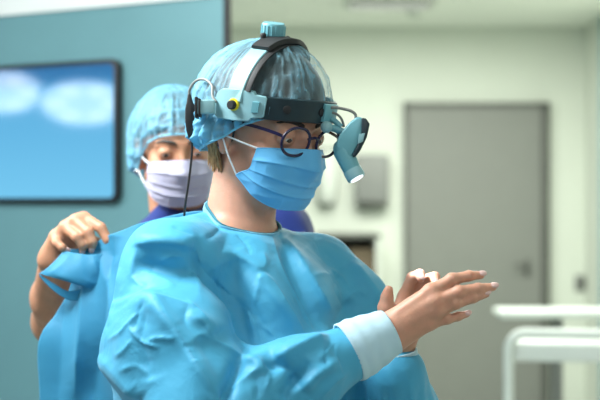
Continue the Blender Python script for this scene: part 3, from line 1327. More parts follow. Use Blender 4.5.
def leg_prims(pelv, F_, R_, k=0.03):
    P = []
    for q in (-1, 1):
        h = pelv + R_ * 0.085 * q - ZU * 0.04
        kn = pelv + R_ * 0.09 * q + F_ * 0.015
        kn[2] = 0.50
        an = pelv + R_ * 0.09 * q - F_ * 0.02
        an[2] = 0.085
        P += [RC(h, kn, 0.082, 0.056, k), RC(kn, kn * .6 + an * .4 - F_ * 0.012, 0.054, 0.054, 0.02), RC(kn * .6 + an * .4 - F_ * 0.012, an, 0.052, 0.036, 0.02)]
        he = an.copy()
        he[2] = 0.036
        to = he + F_ * 0.15
        to[2] = 0.028
        P += [RC(an, he - F_ * 0.02, 0.036, 0.034, 0.015), RC(he, to, 0.036, 0.027, 0.02)]
    return P


h1p = H1.prims(2.7)
body = list(h1p)
neckb = U((239, 228, 10))
body += [RC(H1(-22, 0, -56), neckb, 0.048, 0.053, 0.020),
         EL(U((243, 345, 4)), (0.095, 0.15, 0.17), RB, 0.03),
         RC(U((180, 266, -68)), U((310, 272, 78)), 0.038, 0.038, 0.02),
         RC(U((238, 240, 10)), U((184, 262, -62)), 0.036, 0.042, 0.02),
         RC(U((244, 242, 12)), U((304, 268, 72)), 0.036, 0.042, 0.02),
         EL(PELV, (0.10, 0.155, 0.14), RB, 0.03),
         RC(U((243, 400, 4)), PELV, 0.115, 0.115, 0.04)]
# arms
rsh, rel = U((172, 268, -78)), U((216, 408, -158))
rwc = (rw[0] + rw[1]) / 2
lsh, lel = U((314, 274, 84)), U((398, 432, 48))
lwc = (lw[0] + lw[1]) / 2
body += [RC(rsh, rel, 0.036, 0.034, 0.02), RC(rel, rel * .55 + rwc * .45, 0.037, 0.031, 0.02), RC(rel * .55 + rwc * .45, rwc, 0.031, 0.023, 0.02),
         RC(lsh, lel, 0.043, 0.036, 0.02), RC(lel, lel * .55 + lwc * .45, 0.04, 0.037, 0.02), RC(lel * .55 + lwc * .45, lwc, 0.037, 0.025, 0.02)]
body += hand_prims(rw, [15, 14.5, 14, 13.5], rh_f, rh_t)
DOR = nrm(np.array([-0.12, -0.82, 0.50]))
for i, c in enumerate(rh_f):
    body.append(EL(c[0] + DOR * 0.0035, (0.0095, 0.0095, 0.0095), None, 0.008))
    body.append(EL(c[1] + DOR * 0.0016, (0.0080, 0.0080, 0.0080) if i < 3 else (0.0066, 0.0066, 0.0066), None, 0.004))
    body.append(EL(c[2] + DOR * 0.0008, (0.0067, 0.0067, 0.0067) if i < 3 else (0.0056, 0.0056, 0.0056), None, 0.003))
    if i < 3:
        m0 = (rw[0] * (1 - i / 3) + rw[1] * i / 3) * 0.75 + c[0] * 0.25
        body.append(RC(m0 + DOR * 0.0115, c[0] + DOR * 0.0085, 0.0030, 0.0032, 0.006))
body += hand_prims(lw, [14, 14, 13.5, 13], lh_f, lh_t)
body += leg_prims(PELV, F0, R0_)
V, F = mesh_sdf(body, 0.002, smooth=2)
base = np.array([PELV[0], PELV[1], 0.0])
surgeon = mk('person', V, F, M['skin'], origin=base)
tag(surgeon, 'person in a blue gown, blue mask and headlight, hands held out, nearest the camera', 'person')
H1.eyes(surgeon)
H1.brows(surgeon, h1p, M['hair_dark'])
for i, c in enumerate(rh_f):
    up = nrm(np.array([-0.1, -0.75, 0.65])) if i < 3 else nrm(np.array([0, -0.85, 0.5]))
    nail(surgeon, c[2], c[3], up, [0.0060, .0062, .0059, .0052][i])
for i, c in enumerate(lh_f[:2]):
    nail(surgeon, c[2], c[3], nrm(np.array([0.2, -0.9, 0.25])), 0.0062)

# ---- gown
g = []
RG = RB
nf = nrm(F0)
g += [EL(U((244, 360, 4)), (0.150, 0.190, 0.185), RG, 0.03),
      RC(U((232, 241, 14)), U((170, 268, -76)), 0.042, 0.064, 0.03),
      RC(U((244, 246, 14)), U((314, 276, 80)), 0.042, 0.058, 0.03),
      RC(U((250, 266, -6)), U((262, 335, -26)), 0.055, 0.085, 0.04)]
for q in (-1, 1):
    a = PELV + R0_ * 0.06 * q
    a0 = a.copy(); a0[2] = 1.20
    a1 = a.copy(); a1[2] = 0.42
    g.append(RC(a0, a1, 0.125, 0.17, 0.05))
# right sleeve: roomy, hanging behind the upper arm
g += [RC(U((174, 274, -78)), U((176, 350, -122)), 0.064, 0.078, 0.03),
      RC(U((150, 286, -76)), U((142, 340, -90)), 0.036, 0.048, 0.03),
      RC(U((142, 345, -92)), U((108, 354, -90)), 0.044, 0.008, 0.03),
      RC(U((176, 350, -122)), U((208, 418, -160)), 0.078, 0.074, 0.03),
      RC(U((145, 350, -95)), U((186, 430, -130)), 0.044, 0.06, 0.03),
      RC(U((208, 418, -160)), U((300, 378, -135)), 0.074, 0.054, 0.03),
      RC(U((300, 378, -135)), U((355, 350.5, -114)), 0.052, 0.0362, 0.02)]
# trapezius line of the yoke
g.append(RC(U((208, 238, 22)), U((162, 258, -58)), 0.038, 0.042, 0.03))
# left sleeve
g += [RC(U((318, 278, 78)), U((350, 308, 60)), 0.056, 0.054, 0.04),
      RC(U((352, 306, 60)), U((385, 410, 40)), 0.050, 0.068, 0.04),
      RC(U((385, 410, 40)), U((393, 425, 10)), 0.068, 0.066, 0.04),
      RC(U((394, 420, 5)), U((396, 374, -34)), 0.064, 0.044, 0.03)]
NC = U((238, 219, 4))
NN = nrm(ZU * math.cos(math.radians(24)) + F0 * math.sin(math.radians(24)))


def gcut(P, d):
    q = P - NC
    h = q @ NN
    rad = np.linalg.norm(q - h[:, None] * NN, axis=1)
    cut = np.maximum(-h, rad - 0.085)
    return np.maximum(d, -cut)


V, F = mesh_sdf(g, 0.003, gcut, smooth=3)
CUFFS = (U((354, 351, -114)), U((396, 372, -34)))
V_ = V.copy()
N = vnorm(V, F)
FOLDS = [
    # pts, height mm, width px, asymmetry
    ([(146, 290), (151, 300), (177, 332), (195, 360), (222, 402)], 12, 9, 1.0),
    ([(134, 262), (165, 268), (200, 270)], -15, 13),
    ([(136, 240), (165, 240), (194, 244)], 5, 8),
    ([(192, 242), (205, 270), (225, 288), (239, 306), (245, 332), (251, 357)], -20, 8),
    ([(240, 354), (232, 378), (220, 402)], -14, 8),
    ([(186, 318), (206, 322), (214, 334)], 6, 9),
    ([(150, 310), (140, 340), (150, 380)], -5, 10),
    ([(98, 356), (118, 378), (138, 400)], 8, 7),
    ([(222, 250), (252, 266), (268, 290), (296, 326)], 6, 8, -1),
    ([(280, 232), (290, 262), (306, 300), (322, 334)], -13, 11),
    ([(288, 236), (311, 278), (332, 314)], 6, 9, -2),
    ([(228, 262), (250, 300), (272, 342)], -6, 10),
    ([(350, 262), (368, 284), (381, 302)], 6, 7),
    ([(352, 300), (342, 316), (336, 330)], -6, 8),
    ([(274, 358), (304, 342), (328, 333)], 8, 6, 1),
    ([(262, 366), (286, 366), (300, 390)], -8, 7),
    ([(303, 390), (318, 374), (338, 362)], 7, 6),
    ([(242, 356), (256, 362), (262, 372)], 6, 6),
    ([(282, 400), (290, 384), (310, 362)], -6, 6),
    ([(380, 372), (388, 392), (386, 410)], -5, 5),
    ([(400, 366), (410, 384), (412, 408)], 4, 5),
]
SHARP = [
    ([(130, 246), (152, 243), (176, 244), (196, 249)], 4.5, 3.0, -3),
    ([(172, 227), (182, 231), (193, 235)], -2.0, 1.8),
    ([(206, 238), (214, 234), (222, 227)], -2.5, 2.0),
    ([(132, 276), (138, 283), (146, 287)], 2.2, 2.0),
    ([(142, 271), (158, 277), (176, 286)], 2.5, 2.2, 1),
    ([(146, 294), (168, 299), (197, 308)], 3.5, 2.6, 2),
    ([(151, 299), (177, 331), (195, 360), (219, 400)], 4.0, 2.6, 2),
    ([(107, 341), (120, 333), (128, 324), (142, 309)], 2.8, 2.0),
    ([(129, 327), (140, 340), (160, 348)], 3.2, 1.8),
    ([(147, 341), (160, 338), (176, 339)], 2.4, 2.0),
    ([(114, 358), (124, 350), (133, 339)], 2.2, 2.0),
    ([(143, 300), (138, 314), (134, 330)], -2.2, 2.4),
    ([(120, 268), (116, 296), (108, 326)], 3.0, 2.2),
    ([(188, 345), (200, 336), (212, 341), (226, 348), (240, 355)], 3.8, 2.6, -2),
    ([(213, 340), (206, 326), (196, 316)], 2.6, 2.2),
    ([(240, 356), (232, 376), (222, 398)], 3.5, 2.4, 2),
    ([(194, 243), (205, 269), (224, 286), (239, 306)], 4.0, 2.6, 2),
    ([(222, 252), (240, 258), (253, 265), (262, 272)], 3.0, 2.6, -1.5),
    ([(262, 272), (258, 288), (254, 306)], 2.4, 2.0),
    ([(262, 272), (274, 284), (288, 306), (304, 332)], 3.0, 2.0, 1),
    ([(262, 270), (266, 262), (262, 252)], 2.0, 2.0),
    ([(271, 230), (277, 258), (286, 280), (304, 314), (314, 334)], 3.0, 1.6),
    ([(286, 237), (311, 278), (330, 311)], 3.5, 2.4, -3),
    ([(312, 278), (322, 274), (332, 276)], 2.0, 2.0),
    ([(326, 268), (340, 276), (350, 290)], 2.4, 2.4),
    ([(345, 300), (356, 292), (370, 296)], 2.4, 2.2),
    ([(274, 357), (304, 342), (328, 333)], 3.5, 2.4, 2),
    ([(303, 389), (316, 376), (336, 362)], 3.0, 2.2, 1),
    ([(318, 360), (328, 350), (336, 339)], 2.8, 2.0),
    ([(232, 390), (246, 378), (260, 367)], 3.2, 2.4),
    ([(266, 392), (268, 378), (263, 366)], 3.2, 2.2),
    ([(256, 400), (258, 386), (252, 374)], -2.6, 2.0),
    ([(286, 352), (290, 370), (286, 388)], 2.0, 2.2),
    ([(340, 338), (336, 354), (342, 374)], 2.4, 1.8),
    ([(330, 342), (324, 356), (328, 370)], -2.2, 1.8),
    ([(322, 396), (334, 382), (350, 372)], 2.6, 2.2),
    ([(376, 380), (392, 384), (410, 378)], 2.4, 2.0),
    ([(388, 372), (394, 388), (392, 404)], 2.4, 2.0),
    ([(404, 366), (412, 384), (414, 404)], 2.4, 2.0),
    ([(240, 300), (256, 322), (262, 346)], -2.4, 2.4),
    ([(250, 318), (270, 332), (284, 346)], 2.0, 2.4),
    ([(200, 262), (214, 280), (230, 312)], -2.5, 2.0),
    ([(160, 262), (172, 256), (186, 258)], 2.2, 2.4),
    ([(186, 300), (200, 312), (212, 326)], 2.4, 2.2),
    ([(118, 372), (136, 366), (150, 376)], 2.0, 2.6),
    ([(236, 234), (246, 244), (250, 256)], -1.8, 2.0),
    ([(300, 262), (318, 290), (336, 318)], 2.0, 2.2),
    ([(342, 268), (334, 286), (346, 310)], -2.2, 2.4),
]
V = displace_folds(V, N, FOLDS)
N = vnorm(V, F)
V = crumple(V, N, 0.0022, 8, 3, (1, 1, 0.7))
clear = sdf(body, V) - 0.003
edge_free = np.clip((np.linalg.norm(V - NC, axis=1) - 0.07) / 0.05, 0, 1)
SLV = nrm(U((205, 418, -160)) - U((160, 280, -78)))
FOR = nrm(U((352, 351, -114)) - U((205, 418, -160)))


def geps(P, D):
    px = proj(P)
    arm = np.clip((205 - px[:, 0]) / 30, 0, 1)
    fore = np.clip((px[:, 1] - 335) / 20, 0, 1) * np.clip((px[:, 0] - 200) / 30, 0, 1)
    base = 0.026 + 0.026 * vnoise(P, 9, 21)
    e1 = base * (1 + 0.4 * arm) + 0.035 * fore * (D @ FOR) ** 2
    return np.clip(e1, 0.0, 0.1) * np.clip((np.linalg.norm(P - NC, axis=1) - 0.07) / 0.06, 0, 1)


V = wrinkle(V, F, geps, clear)
N = vnorm(V, F)
V = displace_folds(V, N, [(f[0], f[1] * 0.45) + tuple(f[2:]) for f in FOLDS], 1.2)
N = vnorm(V, F)
V = displace_folds(V, N, [(f[0], f[1] * 1.3) + tuple(f[2:]) for f in SHARP], 1.0)
wc = np.min([np.clip((np.linalg.norm(V_ - c, axis=1) - 0.040) / 0.035, 0, 1) for c in CUFFS], 0)[:, None]
V = V_ * (1 - wc) + V * wc
# gathers where a sleeve meets its knitted cuff
for c, ax in ((U((346, 354, -117)), nrm(U((388, 334, -106)) - U((362, 347, -112)))), (U((396, 372, -34)), nrm(U((396, 352, -38)) - U((396, 374, -34))))):
    q = V - c
    h = q @ ax
    dd = q - h[:, None] * ax
    rad = np.linalg.norm(dd, axis=1)
    up = nrm(np.cross(ax, [0.3, 1, 0.2]))
    h = h + 0.05
    th = np.arctan2(dd @ np.cross(ax, up), dd @ up)
    wgt = np.exp(-((h + 0.0) / 0.03) ** 2) * (rad < 0.075)
    V = V + nrm(dd) * (np.sin(th * 11 + h * 20) * 0.0012 * wgt)[:, None]
gown = mk('gown', V, F, M['gown'], surgeon)

# neckline: undershirt edge and the light binding
def neck_ring(rad, up, n=72, fac=1.0):
    pts = []
    fn = lambda q: sdf(body[:len(h1p) + 7], q)
    for i in range(n):
        t = 2 * PI * i / n
        a = nrm(F0 - NN * (F0 @ NN))
        b = np.cross(NN, a)
        D = (a * math.cos(t) + b * math.sin(t))[None]
        O = (NC + NN * up)[None]
        r = raycast_in(fn, O, D, 0.13)[0] + rad
        pts.append(NC + NN * up + D[0] * r)
    P = np.array(pts)
    for _ in range(4):
        P = (np.roll(P, 1, 0) + np.roll(P, -1, 0) + 2 * P) / 4
    return P


ring = neck_ring(0.004, 0.000)
b = MB()
b.strip(np.concatenate([ring, ring[:1]]), np.tile(nrm(NN), (len(ring) + 1, 1)), nrm(np.concatenate([ring, ring[:1]]) - NC), 0.0075, 0.0016)
b.build('neck_binding', M['binding'], gown)
NN = nrm(ZU * math.cos(math.radians(26)) + F0 * math.sin(math.radians(26)))
ring = neck_ring(0.001, 0.001)
b = MB()
b.strip(np.concatenate([ring, ring[:1]]), np.tile(nrm(NN), (len(ring) + 1, 1)), nrm(np.concatenate([ring, ring[:1]]) - NC), 0.010, 0.0012)
us = b.build('undershirt', M['teal_cloth'], surgeon)
us['label'] = 'teal undershirt collar'


def cuff(path, rad, seed):
    P = spline(path, 10)
    r = np.interp(np.linspace(0, 1, len(P)), np.linspace(0, 1, len(rad)), rad)
    T = nrm(np.gradient(P, axis=0))
    seg = 72
    V = []
    up = nrm(np.cross(T[0], [0, 1, 0.2]))
    for i in range(len(P)):
        a = nrm(up - T[i] * (up @ T[i]))
        b = np.cross(T[i], a)
        for s_ in range(seg):
            t = 2 * PI * s_ / seg
            rr = r[i] * (1 + 0.010 * math.cos(t * 36)) * (1 + 0.012 * math.sin(i * 0.7 + 2 * math.sin(t + seed)))
            V.append(P[i] + a * rr * 1.05 * math.cos(t) + b * rr * 0.99 * math.sin(t))
    F = gridfaces(len(P), seg, True)
    o = mk('cuff', V, F, M['cuff'], gown)
    so = o.modifiers.new('thickness', 'SOLIDIFY')
    so.thickness = 0.003
    so.offset = -1
    return o


c1 = cuff([U((348, 353, -116)), U((359, 347.5, -113)), U((374, 340, -109)), U((391, 331.5, -105))], [0.0405, 0.0405, 0.0362, 0.0305], 1)
c1['label'] = 'pale knitted cuff'
c2 = cuff([U((397, 378, -32)), U((397, 364, -35)), U((396, 350, -38))], [0.033, 0.031, 0.029], 2)
c2['label'] = 'pale knitted cuff'

# open back panel of the gown, held away to the left
rows = [[(62, 250, 146), (86, 247, 138), (112, 234, 128), (150, 221, 66), (196, 211, 26), (226, 214, 22)],
        [(73, 272, 146), (90, 270, 134), (114, 262, 112), (148, 254, 66), (186, 250, 30), (220, 250, 26)],
        [(56, 312, 142), (80, 312, 124), (108, 308, 100), (140, 306, 66), (172, 304, 34), (210, 300, 30)],
        [(39, 345, 138), (68, 352, 118), (100, 352, 100), (132, 350, 66), (168, 350, 34), (206, 350, 32)],
        [(40, 410, 134), (68, 412, 112), (100, 410, 104), (132, 410, 66), (168, 410, 36), (206, 410, 34)],
        [(46, 520, 124), (76, 520, 104), (106, 520, 96), (136, 520, 66), (168, 520, 40), (206, 520, 36)],
        [(60, 640, 110), (86, 640, 98), (112, 640, 90), (140, 640, 66), (170, 640, 44), (206, 640, 40)]]
G = surf([[U(p) for p in r] for r in rows], 20, 24)
nv, nu = G.shape[:2]
V = G.reshape(-1, 3)
F = gridfaces(nv, nu)
N = vnorm(V, F)
if N[:, 1].mean() > 0:
    F = F[:, ::-1]
    N = -N
V = displace_folds(V, N, [([(112, 236), (106, 290), (92, 400)], -12, 8), ([(90, 250), (84, 310), (74, 400)], 11, 7),
                          ([(100, 252), (114, 320), (118, 400)], 9, 6), ([(70, 255), (60, 330), (54, 420)], -5, 7),
                          ([(140, 226), (122, 280), (112, 360)], 5, 9)])
N = vnorm(V, F)
V = crumple(V, N, 0.004, 10, 8, (1, 1, .5))
bp = mk('back_panel', V, F, M['gown_shaded'], gown)
bp.modifiers.new('thickness', 'SOLIDIFY').thickness = 0.001
# the corner of it folded over in front of the gripping fingers
rows = [[(64, 251, 133), (78, 254, 128), (92, 255, 127), (106, 253, 129)],
        [(55, 261, 130), (73, 265, 120), (90, 269, 120), (104, 268, 126)],
        [(47, 269, 130), (64, 276, 116), (84, 283, 116), (100, 282, 124)],
        [(40, 274, 132), (58, 279, 120), (76, 284, 117), (96, 291, 122)]]
G = surf([[U(p) for p in r] for r in rows], 14, 14)
nv, nu = G.shape[:2]
V = G.reshape(-1, 3)
F = gridfaces(nv, nu)
N = vnorm(V, F)
if N[:, 1].mean() > 0:
    F, N = F[:, ::-1], -N
V = displace_folds(V, N, [([(92, 254), (98, 275), (100, 290)], 4, 5), ([(72, 254), (62, 266), (48, 275)], 3, 4)])
V = crumple(V, N, 0.003, 18, 4)
G2 = surf([[U(p) for p in r] for r in [[(39, 273.5, 132), (55, 284, 128), (70, 291, 126), (92, 285, 123)], [(40, 277, 132), (54, 291, 128), (70, 300, 127), (92, 299, 125)]]], 14, 8)
F2_ = gridfaces(G2.shape[0], G2.shape[1])
F = np.concatenate([F, F2_ + len(V)])
V = np.concatenate([V, G2.reshape(-1, 3)])
fl = mk('folded_corner', V, F, M['gown_shaded'], bp)
fl.modifiers.new('thickness', 'SOLIDIFY').thickness = 0.001

# ---- hair, cap
capE = [EL(H1(7, 0, 41), np.array([84, 76, 83]) * MM, H1.R, 0.02),
        EL(H1(-9, 0, 34), np.array([103, 83, 90]) * MM, H1.R, 0.03),
        EL(H1(-58, 0, 18), np.array([50, 72, 74]) * MM, H1.R, 0.05),
        EL(H1(-36, 46, -18), np.array([54, 49, 35]) * MM, H1.R, 0.02),
        EL(H1(-36, -46, -16), np.array([52, 48, 32]) * MM, H1.R, 0.02)]


def edge1(t):
    # elevation (about the casting centre at f -8, u 20) of the cap's hem
    c = math.cos(t)
    a = [(-1, -0.78), (-0.6, -0.70), (-0.2, -0.55), (0.15, -0.40), (0.5, -0.12), (0.8, 0.08), (1, 0.12)]
    return float(np.interp(c, [x[0] for x in a], [x[1] for x in a]))


def dens1(pl, Ph, T):
    low = np.clip((26 - (pl[:, 2] - 0.12 * pl[:, 0])) / 18, 0, 1)
    back = np.clip((-30 - pl[:, 0]) / 40, 0, 1)
    front = np.clip((pl[:, 0] - 0) / 50, 0, 1)
    return np.clip(0.34 + 0.5 * low + 0.30 * back - 0.06 * front, 0.1, 0.95)


scalp = [EL(H1(6, 0, 40), np.array([78, 70, 78]) * MM, H1.R, 0.02), EL(H1(-11, 0, 33), np.array([96, 77, 84]) * MM, H1.R, 0.02), EL(H1(-60, 0, 4), np.array([44, 60, 50]) * MM, H1.R, 0.03)]
V, F = mesh_sdf(scalp + [RC(H1(120, 0, 0), H1(30, 0, -70), 0.05, 0.075, 0.01, True), RC(H1(60, 100, -40), H1(60, -100, -40), 0.062, 0.062, 0.01, True)], 0.004)
hair = mk('hair', V, F, M['hair_dark'], surgeon)
# loose fair strands at the nape
rnd = random.Random(3)
for sgn in (1, -1):
    b = MB()
    for i in range(60):
        f0 = -32 - 40 * rnd.random()
        p0 = H1(f0, sgn * (66 - abs(f0 + 30) * 0.45 + rnd.uniform(-3, 2)), -28 + rnd.uniform(-6, 4))
        p1 = H1(f0 + 4, sgn * (60 - abs(f0 + 30) * 0.4 + rnd.uniform(-3, 2)), -46)
        p2 = H1(f0 + 8 + rnd.uniform(-4, 8), sgn * (54 - abs(f0 + 30) * 0.36 + rnd.uniform(-4, 3)), -64 - rnd.uniform(0, 16))
        b.tube(spline([p0, p1, p2], 5), [0.0011] * 10 + [0.0004], 5)
    nh = b.build('nape_hair', M['hair_blond'], surgeon)
    nh['label'] = 'fair hair below the cap'
capfn = lambda P: sdf(capE, P)
cap1 = bouffant('bouffant_cap', H1, capfn, edge1, surgeon, dens1, wr=(7, 4.5), seed=2)

# ---- mask
rows = [[(60, -22), (44, -18), (20, -14), (0, -11), (-20, -14), (-44, -18), (-60, -22)],
        [(62, -38), (44, -36), (20, -36), (0, -36), (-20, -36), (-44, -36), (-62, -38)],
        [(66, -54), (46, -58), (22, -64), (0, -66), (-22, -64), (-46, -58), (-66, -54)],
        [(77, -62), (52, -76), (26, -84), (0, -86), (-26, -84), (-52, -76), (-77, -62)],
        [(84, -68), (56, -92), (28, -103), (0, -105), (-28, -103), (-56, -92), (-84, -68)]]
rows_mask2 = rows
mask1, MG = face_mask('face_mask', H1, mask_hull(H1), rows, M['mask'], surgeon)
for nm, L in (('mask_hem', MG[0]), ('mask_hem', MG[-1]), ('mask_hem', MG[:, 0]), ('mask_hem', MG[:, -1])):
    hem(nm, L, 0.0013, M['mask'], mask1)
for q, j in ((1, 0), (-1, -1)):
    e = [H1(12, 72 * q, -2), H1(10, 73 * q, -16)]
    if q == 1:
        hem('ear_loop', spline([MG[0, j], (MG[0, j] + H1(0, 76, -14)) / 2 + H1.r * 0.004, H1(-4, 80, -14)], 8), 0.0014, M['loop'], mask1)
        hem('ear_loop', spline([MG[-2, j], (MG[-2, j] + H1(-2, 80, -18)) / 2 + H1.r * 0.002, H1(-2, 80, -18)], 8), 0.0014, M['loop'], mask1)
    else:
        hem('ear_loop', spline([MG[0, j], H1(0, -76, -14)], 8), 0.0014, M['loop'], mask1)

# ================================================================== HEADLIGHT
HL = empty('surgical_headlight', H1(-6, 0, 30), 'pale teal surgical headlight with crown strap and small lamp, worn on the nearest head', 'headlight')


def bandp(deg, off=0.0, du=0.0):
    t = np.radians(np.asarray(deg, float))
    f = -6 + (107 + off) * np.cos(t)
    r = (87 + off) * np.sin(t)
    u = 30 + 0.13 * f + du
    P = H1.arr(np.stack([f, r, u], 1))
    n = np.stack([np.cos(t) / 107, np.sin(t) / 87, t * 0], 1)
    N = nrm(n) @ H1.R.T
    wd = np.tile(nrm(H1.u - H1.f * 0.0), (len(t), 1))
    return P, wd, N


b = MB()
P, wd, N = bandp(np.linspace(-62, 54, 50))
b.strip(P, wd, N, 0.033, 0.005)
fb = b.build('front_band', M['darkband'], HL)
b = MB()
P, wd, N = bandp(np.linspace(91, 264, 60), -1)
b.strip(P, wd, N, 0.019, 0.003)
b.build('rear_band', M['lightplastic'], HL)
for s0, s1 in ((50, 93), (-98, -58)):
    b = MB()
    a = np.linspace(s0, s1, 40)
    P, wd, N = bandp(a, 1.0, 1)
    x = np.linspace(0, 1, 40)
    if s0 > 0:
        wv = np.interp(x, [0, .03, .22, .26, .55, .9, .97, 1], [.026, .031, .034, .044, .047, .044, .038, .028])
    else:
        wv = np.interp(x, [0, .1, .5, .9, 1], [.028, .042, .046, .040, .03])
    b.strip(P, wd, N, wv, 0.008)
    h_ = b.build('side_housing', M['lightplastic'], HL)
    if s0 > 0:
        house = h_
# knob on the near housing
P, wd, N = bandp([75], 8.5, 1)
b = MB()
b.lathe([(.0088, -0.001), (.0090, .003), (.0078, .0042)], P[0], N[0], 28)
b.build('knob_ring', M['yellow'], house)
b = MB()
b.lathe([(.0066, 0.002), (.0066, .009), (.0052, .011)], P[0] - wd[0] * 0.0005, N[0], 24)
b.build('knob', M['rubber'], house)
# raised latch block
P, wd, N = bandp(np.linspace(55, 60, 6), 8, 0)
b = MB()
b.strip(P, wd, N, 0.016, 0.004)
b.build('latch', M['tealplastic'], house)
for a in (33, -1):
    P, wd, N = bandp([a], 4.5, 0)
    b = MB()
    b.lathe([(.0062, -0.001), (.0058, .0022), (.003, .003)], P[0], N[0], 22)
    b.build('band_screw', M['rubber'], fb)


def crown(a, off=0, df=0.0):
    t = np.radians(np.asarray(a, float))
    r = (88 + off) * np.cos(t)
    u = 37 + (89 + off) * np.sin(t)
    c = np.cos(t)
    f = 8 + np.where(c > 0, 15 * c, 42 * c) + df
    P = H1.arr(np.stack([f, r, u], 1))
    N = nrm(np.stack([t * 0, np.cos(t) / 88, np.sin(t) / 89], 1)) @ H1.R.T
    T = np.gradient(P, axis=0)
    return P, nrm(np.cross(N, T)), N


b = MB()
P, wd, N = crown(np.linspace(2, 178, 70), 2, -3)
b.strip(P, wd, N, 0.031, 0.003)
cs = b.build('crown_strap', M['lightplastic'], HL)
b = MB()
P, wd, N = crown(np.linspace(12, 168, 60), 0, 6)
b.strip(P, wd, N, 0.034, 0.0025)
b.build('strap_padding', M['rubber'], HL)
b = MB()
P, wd, N = crown(np.linspace(56, 140, 36), 4, 1)
b.strip(P, wd, N, np.interp(np.linspace(0, 1, 36), [0, .25, .4, .9, 1], [.033, .036, .046, .044, .03]), 0.007)
tp = b.build('top_bracket', M['rubber'], HL)
for a in (72, 100, 116, 132):
    P, wd, N = crown([a - 1, a, a + 1], 11, -1)
    b = MB()
    b.lathe([(.0045, -0.003), (.0045, .004), (.003, .006)], P[1] + wd[1] * 0.014, N[1], 14)
    b.build('bracket_stud', M['rubber'], tp)
P, wd, N = crown([83, 84, 85], 10, -16)
b = MB()
kn = P[1]
prof = [(.0165, -0.002), (.0175, .002), (.0175, .015), (.0160, .018)]
b.lathe(prof, kn, N[1], 32)
for k in range(18):
    t = 2 * PI * k / 18
    aa = nrm(np.cross(N[1], H1.f))
    bb = np.cross(N[1], aa)
    q = kn + (aa * math.cos(t) + bb * math.sin(t)) * 0.0172
    b.tube([q + N[1] * 0.001, q + N[1] * 0.015], 0.0013, 6)
b.build('top_knob', M['tealplastic'], HL)

# lamp in front of the forehead
DL = -46


def Q(px, py, dd=0.0):
    return U((px, py, DL + dd))


c0 = Q(0, 0)
AX, AY = Q(1, 0) - c0, Q(0, 1) - c0
b = MB()
P, wd, N = bandp(np.linspace(-24, -2, 12), 4)
b.strip(P, wd, N, 0.026, 0.006)
b.build('lamp_mount', M['tealplastic'], HL)
b = MB()
b.ball(Q(326.5, 127, -4), 0.0086)
b.build('joint_ball', M['lightplastic'], HL)
b = MB()
b.tube(spline([Q(326, 127), Q(332, 128, 1), Q(338, 130, 2), Q(347, 133, 2)], 5), 0.0052, 12)
b.tube(spline([Q(331, 119, 4), Q(336, 122, 3), Q(341, 127, 2)], 5), 0.0042, 12)
b.build('lamp_arm', M['tealplastic'], HL)
b = MB()
b.tube(spline([Q(322, 112, 0), Q(327, 108.5, -1), Q(334, 107.5, -1), Q(344, 109, 0), Q(351, 111, 0), Q(355, 114, 0), Q(356, 119, 0)], 6), 0.0022, 10)
b.build('lamp_cable', M['greyplastic'], HL)
b = MB()
b.tube(spline([Q(331, 112, 3), Q(338, 115, 3), Q(342, 120, 3), Q(344, 127, 3)], 6), 0.0018, 8)
b.build('lamp_cable', M['greyplastic'], HL)
lamp_body = [(342, 131), (349, 123), (356.5, 117), (363, 118), (362, 133), (357, 146), (350.5, 158), (343, 158), (335.5, 147), (337, 140)]
b = MB()
b.prism(lamp_body, AX, AY, (0, 1, 0), c0, 0.027, bev=0.004)
b.tube([Q(341.5, 149), Q(344, 153), Q(352.5, 171)], [0.0138, 0.0143, 0.0128], 32)
b.ball(Q(342.5, 148.5), 0.0136)
lb = b.build('lamp_body', M['tealplastic'], HL)
b = MB()
b.prism([(361, 118), (366, 119), (369.5, 124.5), (366.5, 138), (360, 151), (354.5, 158), (351.5, 156), (357, 146), (361, 134)], AX, AY, (0, 1, 0), c0, 0.029, bev=0.003)
sp_ = b.build('lamp_side', M['darkband'], HL)
b = MB()
b.prism([(358.6, 134.5), (364.4, 133.5), (362.6, 142), (357.2, 144.5)], AX, AY, (0, 1, 0), c0 + np.array([0, -0.0148, 0]), 0.0012, bev=0.0003)
b.build('label_plate', M['lightplastic'], sp_)
axl = nrm(nrm(Q(356.5, 178) - Q(352, 170)) * 1.0 + np.array([0, -0.22, 0]))
lc = Q(352.3, 170.5)
b = MB()
b.lathe([(.0120, -0.004), (.0136, .0), (.0138, .011), (.0130, .0135), (.0110, .0135)], lc, axl, 32)
b.build('lens_ring', M['lightplastic'], lb)
b = MB()
b.lathe([(.0108, .0130), (.0095, .0148), (.005, .0155)], lc, axl, 28)
b.build('lens', M['lampglow'], lb)
sl = bpy.data.lights.new('headlight_beam', 'SPOT')
sl.energy = 9
sl.spot_size = math.radians(15)
sl.spot_blend = 0.7
sl.shadow_soft_size = 0.008
sl.color = (0.95, 0.98, 1)
so = bpy.data.objects.new('headlight_beam', sl)
COL.objects.link(so)
so.location = lc + axl * 0.019
so.rotation_euler = Vector(U((427, 279, -46)) - np.array(so.location)).to_track_quat('-Z', 'Y').to_euler()

